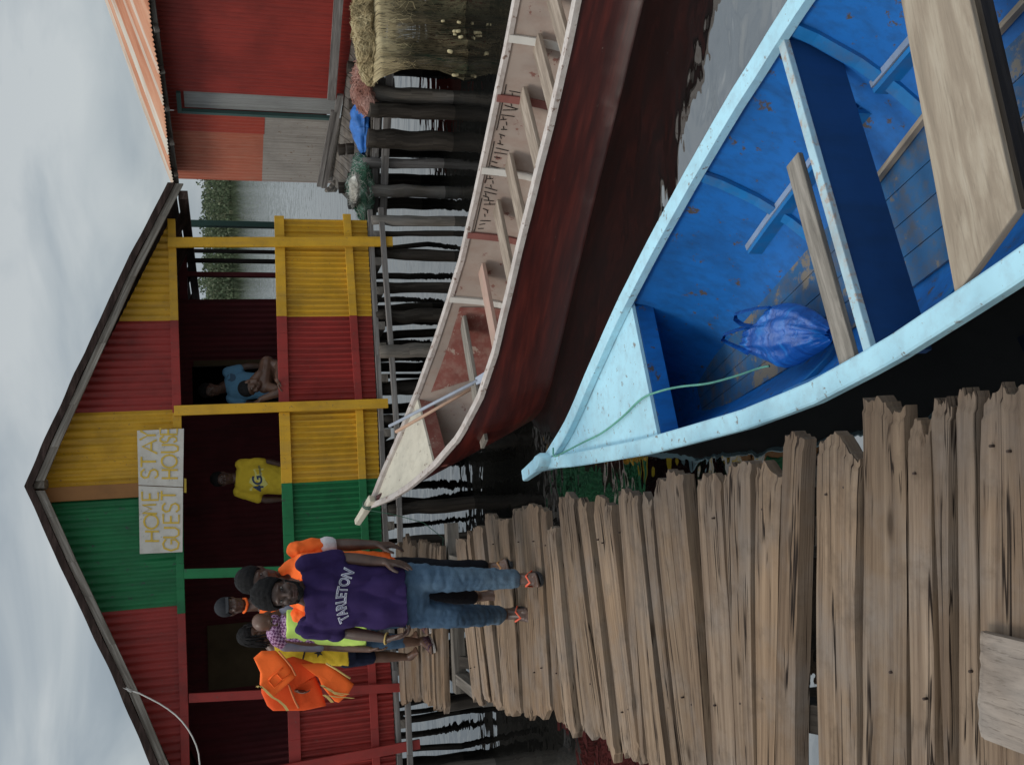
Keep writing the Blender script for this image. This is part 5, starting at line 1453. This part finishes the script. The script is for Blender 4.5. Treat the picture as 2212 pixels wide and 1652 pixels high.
body_arm(b, shL, elL, wrL); body_arm(b, shR, elR, wrR)
hand(b, wrL, V((-.05, -.12, -1)), (-1, .2, 0), (-.1, -1, 0), 1.05, .3, .08); hand(b, wrR, V((0, -.1, -1)), (1, .2, 0), (.1, -1, 0), 1, .3, .08)
hpL, hpR = a(860, 1232), a(860, 1292); knL, knR = a(955, 1230, 6.1), a(950, 1285, 6.2); anL, anR = a(1082, 1224, 6.12), a(1030, 1290, 6.45)
anL = V((anL.x, anL.y, .10)); body_leg(b, hpL, knL, anL); body_leg(b, hpR, knR, anR)
PLf = foot(b, anL, (.25, -1, -.02)); PRf = foot(b, anR, (.05, -.62, -.78))
fuse('body', b, SKIN, pb_, .0065, 3); face_parts(pb_, H); hair_cap(pb_, H, HAIR, .012, .006, .058)
b = MB(); loft(b, [(nb, .075, .068, X1, Y1), (shL.lerp(shR, .5) + V((0, 0, -.01)), .185, .1, X1, Y1), (a(725, 1256), .178, .115, X1, Y1), (a(860, 1262), .175, .12, X1, Y1)])
for s_, e_ in ((shL, elL), (shR, elR)): cap(b, V(s_), V(s_).lerp(e_, .62), .062, .060)
fuse('shirt', b, ORA, pb_, .008, 4, .016, 9, wdir='ridge')
b = MB(); e0 = V(shL).lerp(elL, .66); dd_ = (elL - shL).normalized(); cap(b, e0, e0 + dd_ * .02, .063, .062); fuse('cuff', b, WHC, pb_, .008, 1)
b = MB()     # vest: two thick front panels, back panel and collar
for sx_ in (-1, 1):
    cx_ = a(700, 1257 - sx_ * 32, 6.02)
    loft(b, [(a(626, 1257 - sx_ * 26, 6.14), .05, .05, X1, Y1), (a(650, 1257 - sx_ * 34, 6.05), .085, .06, X1, Y1), (a(740, 1258 - sx_ * 36, 6.03), .095, .065, X1, Y1), (a(845, 1259 - sx_ * 36, 6.03), .09, .06, X1, Y1)])
    cap(b, a(612, 1257 - sx_ * 26, 6.14), a(640, 1257 - sx_ * 40, 6.1), .035, .05)
loft(b, [(a(625, 1257, 6.28), .13, .05, X1, Y1), (a(740, 1257, 6.28), .17, .06, X1, Y1), (a(835, 1258, 6.28), .16, .05, X1, Y1)])
fuse('life_vest', b, ORA, pb_, .008, 2, .012, 9, wdir='ridge')
b = MB()
loft(b, [(a(835, 1262), .165, .12, X1, Y1), (a(880, 1262), .172, .125, X1, Y1), (a(905, 1262), .15, .11, X1, Y1)])
for hp, kn, an_ in ((hpL, knL, anL), (hpR, knR, anR)): cap(b, hp, kn, .092, .066); cap(b, kn, V(kn).lerp(an_, .82), .066, .056)
fuse('trousers', b, BLKC, pb_, .008, 4, .01, 9)
sandal(pb_, PLf[0], SOLE, plain('tan_strap', (.35, .17, .06), .6))

# ---------- simple standing figure for those further back
def standing(label, Y, head, f, up, sh, el, wr, hip, kn, an, skin=SKIN, k=1.0, cl=None, hands=((0, .25), (0, .25)), feet=True, group='people gathered outside the guest house', base=None, vox=.009, chest=1.0):
    """joint pairs are pixels (viewer's right, viewer's left); an optional third value sets the depth"""
    g = lambda p: onY(p[0], p[1], p[2] if len(p) > 2 else Y)
    sh, el, wr, hip, kn, an = [tuple(g(p) for p in q) for q in (sh, el, wr, hip, kn, an)]
    Hd = Head(g(head), f, up, k); r_ = thing('person', label, 'person', base or (an[0].lerp(an[1], .5).x, Y, min(an[0].z, an[1].z) - .1), group)
    b = MB(); head_prims(b, Hd); mid = sh[0].lerp(sh[1], .5); hm = hip[0].lerp(hip[1], .5)
    ax = (sh[0] - sh[1]).normalized(); ay = V((ax.y, -ax.x, 0)).normalized(); nb = mid + V((0, 0, .05))
    cap(b, Hd(0, -.04, -.1), nb, .055 * k, .06)
    ch = mid.lerp(hm, .3); wa = mid.lerp(hm, .68)
    loft(b, [(nb, .065, .06, ax, ay), (mid, .155 * chest, .085, ax, ay), (ch, .16 * chest, .11, ax, ay), (wa, .135 * chest, .1, ax, ay), (hm, .155, .11, ax, ay), (hm - V((0, 0, .06)), .13, .1, ax, ay)])
    for i in (0, 1): body_arm(b, sh[i], el[i], wr[i]); body_leg(b, hip[i], kn[i], an[i])
    for i in (0, 1):
        sgn = 1 if i == 0 else -1
        hand(b, wr[i], (wr[i] - el[i]).normalized(), (-sgn, .2, 0), (0, -1, .1), 1.0, hands[i][1], .1)
    P = []
    if feet:
        for i in (0, 1): P.append(foot(b, an[i], V(f) * V((1, 1, 0)) + V((0, 0, -.02))))
    fuse('body', b, skin, r_, vox, 3); face_parts(r_, Hd)
    J = dict(H=Hd, sh=sh, el=el, wr=wr, hip=hip, kn=kn, an=an, mid=mid, hm=hm, nb=nb, ch=ch, wa=wa, ax=ax, ay=ay, feet=P)
    return r_, J
def top(r_, J, mat, nm='shirt', slv=.6, ext=0, wr=.012, k=1.0, neck=1):
    b = MB(); ax, ay = J['ax'], J['ay']
    loft(b, [(J['nb'] - V((0, 0, .0)), .08, .07, ax, ay), (J['mid'] + V((0, 0, -.005)), .182 * k, .1, ax, ay), (J['ch'], .182 * k, .127, ax, ay), (J['wa'], .165 * k, .12, ax, ay), (J['hm'] - V((0, 0, ext)), .18 * k, .13, ax, ay)])
    if slv:
        for i in (0, 1): cap(b, J['sh'][i], J['sh'][i].lerp(J['el'][i], min(slv, 1)), .066, .06 if slv < 1 else .052)
        if slv > 1:
            for i in (0, 1): cap(b, J['el'][i], J['el'][i].lerp(J['wr'][i], slv - 1), .052, .042)
    return fuse(nm, b, mat, r_, .009, 4, wr, 9)
def pants(r_, J, mat, nm='trousers', leg=1.85, wr=.01):
    b = MB(); ax, ay = J['ax'], J['ay']
    loft(b, [(J['hm'] + V((0, 0, .05)), .162, .118, ax, ay), (J['hm'] - V((0, 0, .02)), .172, .125, ax, ay), (J['hm'] - V((0, 0, .09)), .14, .105, ax, ay)])
    for i in (0, 1):
        cap(b, J['hip'][i], J['hip'][i].lerp(J['kn'][i], min(1, leg)), .093, lerp(.093, .07, min(1, leg)))
        if leg > 1: cap(b, J['kn'][i], J['kn'][i].lerp(J['an'][i], leg - 1), .07, .058)
    return fuse(nm, b, mat, r_, .009, 4, wr, 9)

# ---------- C: tall man in a charcoal cap at the back
Yc = 9.0
pc, J = standing('tall man in a charcoal cap standing at the back of the group', Yc, (499, 1309), (.35, -1, -.1), (0, 0, 1), ((572, 1262), (572, 1345)), ((645, 1255), (648, 1350)), ((710, 1258), (712, 1348)), ((708, 1284), (708, 1325)), ((790, 1284), (790, 1325)), ((872, 1282), (872, 1325)), base=(-2.15, 9, 0))
top(pc, J, ORA, 'life_vest', 0); pants(pc, J, BLKC)
hair_cap(pc, J['H'], CAPM, .013, .006, .05, 'cap', wr=.001)
b = MB(); H = J['H']; rows = []
for i in range(6): rows.append([H(x * (1 - .02 * i * i * .2), .075 + .011 * i + .02 * (1 - (x / .07) ** 2), .055 - .004 * i) for x in [-.07 + .02 * q_ for q_ in range(8)]])
b.grid(rows, 0, True); b.grid([[p - V((0, 0, .004)) for p in r] for r in rows], 0, True, flip=True); obj('cap_peak', b, CAPM, pc)
b = MB(); b.tube([H(-.06, -.03, -.11), H(-.05, .04, -.125), H(0, .07, -.135), H(.05, .04, -.125), H(.06, -.03, -.11)], .012, 6); obj('collar', b, ORA, pc)

# ---------- D: man with a shaved head bent forward, neon vest over a checked shirt
Yd = 8.5
pd, J = standing('shaven headed man bowing his head, with checked collar and neon yellow vest', Yd, (577, 1342), (-.25, -1, -.55), (0, -.5, 1), ((618, 1312), (616, 1390)), ((715, 1310), (715, 1396)), ((795, 1325, 8.3), (800, 1402, 8.35)), ((775, 1340), (775, 1382)), ((835, 1342), (848, 1385)), ((897, 1345), (906, 1386)), skin=SKINB, base=(-2.25, 8.5, 0))
CHK = bpy.data.materials.new('checked_cotton'); t = NT(CHK)
ck = t.new('ShaderNodeTexChecker'); t.link(t.coord('Object', (1, 1, 1), (0, .5, .3)), ck.inputs['Vector']); ck.inputs['Scale'].default_value = 48
ck.inputs['Color1'].default_value = (.11, .03, .10, 1); ck.inputs['Color2'].default_value = (.42, .26, .40, 1); shade(CHK, t, ck.outputs['Color'], .9)
top(pd, J, CHK, 'checked_shirt', 0, 0, .008, .76)
b = MB(); cap(b, J['nb'] + V((-.05, -.02, .045)), J['nb'] + V((.05, -.02, .045)), .07, .06); cap(b, J['nb'] + V((-.10, -.01, .02)), J['sh'][1], .07, .06); fuse('collar', b, CHK, pd, .009, 3)
b = MB(); ax, ay = J['ax'], J['ay']
for i in (0, 1): cap(b, J['sh'][i], J['sh'][i].lerp(J['el'][i], .75), .062, .052)
fuse('sleeves', b, GRYC, pd, .009, 3, .01, 9)
b = MB(); loft(b, [(J['mid'] - ax * -.02, .145, .11, ax, ay), (J['ch'] + ax * .02, .155, .14, ax, ay), (J['wa'] + ax * .015, .155, .135, ax, ay), (J['hm'] - V((0, 0, .05)), .17, .14, ax, ay)]); fuse('neon_vest', b, NEON, pd, .009, 3, .01, 8)
pants(pd, J, JEAN, 'jeans', 1.35)
PURS = plain('purple_sandal', (.05, .015, .03), .6)
for P in J['feet']:
    P = P[0]; b = MB(); n = 18; b.poly([P(.062 + .13 * math.cos(2 * PI * i / n), (.045 + .009 * math.cos(2 * PI * i / n)) * math.sin(2 * PI * i / n), -.104) for i in range(n)], V((0, 0, .016))); o_ = obj('sandal', b, plain('pale_sole', (.4, .36, .33), .7), pd)
    b = MB()
    for c_ in (-.03, .0, .035, .07, .11): b.tube([P(c_ + .03, .047, -.085), P(c_ + .02, .025, -.03 - c_ * .2), P(c_ + .03, -.025, -.03 - c_ * .2), P(c_ + .03, -.047, -.085)], .009, 6)
    obj('straps', b, PURS, o_)

# ---------- E: woman with braids in a yellow jersey carrying life vests
Ye = 8.95
pe, J = standing('woman with long braids in a yellow jersey carrying orange life vests', Ye, (548, 1370), (.55, -.85, -.25), (0, -.1, 1), ((603, 1368), (606, 1428)), ((680, 1372), (572, 1468, 8.75)), ((740, 1380), (640, 1490, 8.45)), ((745, 1380), (745, 1420)), ((812, 1382), (812, 1418)), ((878, 1384), (878, 1418)), skin=SKINB, base=(-2.75, 8.95, 0), chest=.9)
ys = top(pe, J, YSH, 'jersey', .25, .02, .014, .92); pants(pe, J, NAVYC, 'shorts', .8)
hair_cap(pe, J['H'], HAIR, .014, .008, .05, wr=.008)
b = MB(); H = J['H']
for k in range(46):
    ph = lerp(-2.6, 2.6, k / 45) + rn_.uniform(-.05, .05); p = H(math.sin(ph) * .085, -.012 - math.cos(ph) * .1, .05 + rn_.uniform(-.03, .05)); o_ = (p - H.c).normalized()
    L = rn_.uniform(.15, .27); path = [p, p + o_ * .02 - V((0, 0, L * .3)), p + o_ * .028 - V((0, 0, L * .65)) + V((rn_.uniform(-.01, .01), 0, 0)), p + o_ * .02 - V((0, 0, L))]
    b.tube(path, [.008, .008, .007, .004], 6)
obj('braids', b, HAIR, pe)
b = MB(); H_ = J['H']; b.tube([H_(.079 * math.cos(u), .083 * math.sin(u) - .01, .022 + .01 * math.sin(u)) for u in [k * .3 for k in range(22)]], .007, 6); obj('headband', b, STRP, pe)
# jersey trim and star
BKP = plain('black_print', (.015, .015, .02), .8)
q0 = onY(686, 1402, Ye); st = []
for k in range(10):
    r__ = .045 if k % 2 == 0 else .018; st.append(V((math.sin(k * PI / 5) * r__, math.cos(k * PI / 5) * r__, 0)))
vs = [V((0, 0, 0))] + st; fs = [(0, k + 1, (k + 1) % 10 + 1) for k in range(10)]
print_on(pe, ys, vs, fs, lambda v: q0 + V((v.x, 0, v.y)), (0, 1, 0), .004, BKP, 'star_print')
vs, fs = [], []
for k in range(9): vs += [V((-.16 + .04 * k, .012 * math.sin(k), 0)), V((-.16 + .04 * k, .012 * math.sin(k) + .014, 0))]
fs = [(2 * k, 2 * k + 2, 2 * k + 3, 2 * k + 1) for k in range(8)]; q1 = onY(655, 1400, Ye)
print_on(pe, ys, vs, fs, lambda v: q1 + V((v.x, 0, v.y)), (0, 1, 0), .004, BKP, 'stripe_print')

# ---------- the life vests she carries
V_ = lambda px, py: ((560 + px / 5.507) / 1.1718, (1600 + py / 5.507) / 1.1718)
def pillow(nm, outl, Y, thick, mat, parent, lean=0, seams=(), rounds=.90):
    pts = [onY(*V_(*p), Y) for p in outl]; dense = []
    for i in range(len(pts)):
        for k in range(5): dense.append(pts[i].lerp(pts[(i + 1) % len(pts)], k / 5))
    c = sum(dense, V()) / len(dense); rows = []
    n = len(dense); fr = (0, .02, .06, .14, .3, .6, 1)
    for sg_ in (-1, 1):
        R = []
        for f in fr:
            h = thick / 2 * min(1, math.sqrt(max(0, 1 - (1 - min(1, f / .16)) ** 2)))
            R.append([p.lerp(c, f) + V((0, sg_ * h * (1 + .3 * nz(p.lerp(c, f) * 6, 1, thick)), 0)) + V((0, .012 * nz(p.lerp(c, f) * 9), 0)) for p in dense + dense[:1]])
        rows.append(R)
    b = MB(); b.grid(rows[0], 0, True); b.grid(rows[1], 0, True, flip=True)
    return obj(nm, b, mat, parent)
vest1 = thing('life_vest', 'orange life vest with a pocket, folded over the arm of the woman with braids', 'life vest', onY(700, 1470, 8.4), 'life vests carried over the arm')
pillow('front_panel', [(450, 355), (560, 255), (760, 250), (900, 400), (1040, 610), (900, 740), (715, 915), (640, 860), (535, 720), (545, 560)], 8.32, .075, ORA, vest1)
pillow('back_panel', [(540, 500), (1000, 330), (1280, 420), (1420, 520), (1300, 580), (1400, 800), (1465, 1020), (1150, 1085), (720, 1085), (640, 1020), (560, 840)], 8.46, .07, ORD, vest1)
b = MB(); 
for pl in ([(660, 660), (730, 590), (790, 545), (860, 490)], [(665, 680), (740, 770), (850, 660)], [(780, 580), (850, 660), (990, 560)]):
    b.tube([onY(*V_(*p), 8.278) for p in pl], .006, 6)
obj('pocket_seam', b, ORA, vest1)
b = MB(); b.tube([onY(*V_(*p), 8.28) for p in ((800, 260), (900, 380), (980, 480), (1040, 600))], .008, 6); b.tube([onY(*V_(*p), 8.40) for p in ((940, 720), (985, 850), (1030, 960), (1080, 1050))], .010, 6); obj('piping', b, cloth('pale_orange_trim', (.62, .20, .08), .1), vest1)
b = MB()
for pl, Yq in ([(500, 760), (545, 745), (620, 810), (715, 905), (800, 950), (880, 1020), (925, 1090)], 8.27), ([(505, 745), (530, 770), (555, 750)], 8.26):
    P_ = [onY(*V_(*p), Yq) for p in pl]; b.grid([[p + V((0, 0, .012)) for p in P_], [p - V((0, 0, .012)) for p in P_]], 0, True); b.grid([[p + V((0, .006, .012)) for p in P_], [p + V((0, .006, -.012)) for p in P_]], 0, True, flip=True)
obj('strap', b, WEB, vest1)
vest2 = thing('life_vest', 'lower orange life vest with straw straps hanging below the folded one', 'life vest', onY(800, 1500, 8.5), 'life vests carried over the arm')
pillow('front_panel', [(1110, 440), (1320, 430), (1480, 440), (1640, 540), (1850, 720), (1770, 860), (1640, 980), (1580, 960), (1400, 740), (1350, 620)], 8.40, .07, ORA, vest2)
b = MB(); b.tube([onY(*V_(*p), 8.36) for p in ((1460, 430), (1600, 510), (1720, 590), (1800, 640))], .008, 6); obj('piping', b, WEB, vest2)
b = MB()
for pl in ([(1400, 735), (1470, 780), (1560, 830), (1660, 850), (1770, 862)], [(1500, 880), (1600, 900), (1700, 905), (1840, 918)], [(1430, 870), (1490, 910), (1550, 975)], [(1440, 760), (1520, 800), (1600, 860), (1700, 880)]):
    P_ = [onY(*V_(*p), 8.345) for p in pl]; b.grid([[p + V((0, 0, .013)) for p in P_], [p - V((0, 0, .013)) for p in P_]], 0, True); b.grid([[p + V((0, .006, .013)) for p in P_], [p + V((0, .006, -.013)) for p in P_]], 0, True, flip=True)
obj('strap', b, WEB, vest2)

# ---------- F: seated figure in the yellow T-shirt behind the sill
fd = lambda d: (F0 + FN * d)
def onFd(x, y, d=-.55):
    p = onp(x, y, F0 + FN * d, FN); return p
Yf = onFd(560, 1060).y
gp = 'people inside the guest house'
pf, J = standing('person in a bright yellow T-shirt behind the green and yellow sill', Yf, (480, 1034), (.0, -1, -.05), (0, 0, 1), ((520, 1003), (516, 1062)), ((585, 998), (575, 1080)), ((640, 1015), (610, 1078)), ((640, 1020), (640, 1055)), ((650, 1025, Yf - .35), (650, 1060, Yf - .35)), ((740, 1020, Yf - .3), (740, 1060, Yf - .3)), base=(-1.2, Yf, .05), group=gp)
yt = top(pf, J, YSH, 't_shirt', .7, .0, .014); pants(pf, J, cloth('striped_cloth', (.12, .12, .14), .5, 40), 'trousers', 1.2)
hair_cap(pf, J['H'], HAIR, .01, 0, .055)
vs, fs = text_mesh('4G', .17, .004); q0 = onFd(566, 1045, -.4)
K_ = lambda px, py: ((500 + px / 5.507) / 1.1718, (1060 + py / 5.507) / 1.1718)
pa_ = [(780, 700), (920, 690), (940, 850), (985, 910), (900, 985), (730, 1010), (720, 880)]
pts = [onFd(*K_(*p), -.4) for p in pa_]; c_ = sum(pts, V()) / len(pts); vs2 = [c_] + pts + [c_.lerp(p, .5) for p in pts]; n = len(pts)
fs2 = [(0, n + 1 + k, n + 1 + (k + 1) % n) for k in range(n)] + [(n + 1 + k, 1 + k, 1 + (k + 1) % n, n + 1 + (k + 1) % n) for k in range(n)]
print_on(pf, yt, vs2, fs2, lambda v: v, (0, 1, 0), .003, plain('pale_yellow_print', (.62, .56, .16), .8), 'print')
cT2 = onFd(*K_(850, 900), -.4); vs = [V((v.x, v.y, 0)) for v in vs]
print_on(pf, yt, vs, fs, lambda v: cT2 + V((v.x * .9, 0, v.y * .9 - .045 + v.x * .12)), (0, 1, 0), .006, plain('navy_print', (.03, .05, .10), .8), 'lettering')
for k in range(2):
    b_ = [V((.01 + .016 * i, -.012 * k, 0)) for i in range(8)]; vs = []
    for p in b_: vs += [p, p + V((0, .006, 0))]
    q_ = onFd(*K_(878, 800), -.4); print_on(pf, yt, vs, [(2 * i, 2 * i + 2, 2 * i + 3, 2 * i + 1) for i in range(7)], lambda v: q_ + V((v.x, 0, v.y + v.x * .12)), (0, 1, 0), .006, plain('grey_print', (.12, .14, .12), .8), 'small_print')

# ---------- G: light blue T-shirt, standing further inside
L_ = lambda px, py: ((480 + px / 7.373) / 1.1718, (840 + py / 7.373) / 1.1718)
Yg = onFd(500, 830, -.85).y
gx = lambda px, py, *z: (*L_(px, py), *z)
pg, J = standing('person in a light blue T-shirt standing in the dark window bay', Yg, gx(380, 1090), (-.15, -1, -.1), (0, 0, 1), (gx(720, 760), gx(770, 1240)), (gx(1080, 640), gx(1100, 1330)), (gx(1350, 640), gx(1350, 1350)), (gx(1500, 880), gx(1500, 1120)), (gx(2000, 900), gx(2000, 1120)), (gx(2500, 900), gx(2500, 1120)), base=(.05, Yg, .05), group=gp)
bt_ = top(pg, J, SKY, 't_shirt', .6, .0, .012, .95); pants(pg, J, NAVYC); hair_cap(pg, J['H'], HAIR, .012, .0, .055)
vs = [V((0, 0, 0))] + [V((.05 * math.cos(k * PI / 4), .055 * math.sin(k * PI / 4), 0)) for k in range(8)]; q_ = onFd(*L_(780, 850), -.7)
print_on(pg, bt_, vs, [(0, k + 1, (k + 1) % 8 + 1) for k in range(8)], lambda v: q_ + V((v.x, 0, v.y)), (0, 1, 0), .004, plain('slate_print', (.05, .10, .16), .8), 'print')

# ---------- H: bare shouldered person leaning on the sill
Yh = onFd(560, 830, -.25).y
hh = lambda px, py, d=-.25: onFd(*L_(px, py), d)
ph = thing('person', 'bare shouldered person leaning on the red sill with head down on the arm', 'person', (.1, Yh, .05), gp)
b = MB(); H = Head(hh(1130, 1020, -.2), (-.55, -.75, -.45), (-.5, .1, .9), 1.08); head_prims(b, H)
s0, s1_ = hh(1450, 590, -.28), hh(1400, 1010, -.22); nb = hh(1310, 880, -.25)
cap(b, H(0, -.04, -.08), nb, .055, .06); cap(b, s0, s1_, .088, .085); cap(b, nb, s0, .06, .07); cap(b, nb, s1_, .06, .07)
e0, w0_ = hh(1680, 620, -.2), hh(1640, 900, .02); e1, w1_ = hh(1760, 1100, -.02), hh(1330, 1255, -.06)
body_arm(b, s0, e0, w0_, 1.25); body_arm(b, s1_, e1, w1_, 1.25)
hand(b, w1_, (w1_ - e1).normalized() + V((-.25, -.1, 0)), (0, .2, -1), (-.6, -.6, .3), 1.0, .45, .12); hand(b, w0_, V((-1, -.2, -.1)), (0, 0, -1), (0, -1, 0), 1, .4)
ax, ay = V((1, 0, 0)), V((0, -1, 0)); ms = s0.lerp(s1_, .5)
loft(b, [(ms + V((0, .02, .03)), .15, .09, ax, ay), (ms + V((0.02, .08, -.15)), .155, .11, ax, ay), (ms + V((.04, .16, -.38)), .14, .10, ax, ay), (ms + V((.05, .2, -.55)), .15, .11, ax, ay)])
hm = ms + V((.05, .2, -.58))
for sx_ in (-1, 1): body_leg(b, hm + V((sx_ * .09, 0, 0)), V((hm.x + sx_ * .1, hm.y - .03, .52)), V((hm.x + sx_ * .1, hm.y, .15))); foot(b, V((hm.x + sx_ * .1, hm.y, .15)), (0, -1, 0))
fuse('body', b, SKINB, ph, .0075, 3); face_parts(ph, H); hair_cap(ph, H, HAIR, .006, 0, .055, wr=.002)
b = MB(); loft(b, [(hm + V((0, 0, .08)), .16, .12, ax, ay), (hm - V((0, 0, .05)), .17, .125, ax, ay), (hm - V((0, 0, .1)), .14, .1, ax, ay)])
for sx_ in (-1, 1): cap(b, hm + V((sx_ * .09, 0, 0)), V((hm.x + sx_ * .1, hm.y - .02, .55)), .092, .075)
fuse('shorts', b, NAVYC, ph, .009, 3, .01)
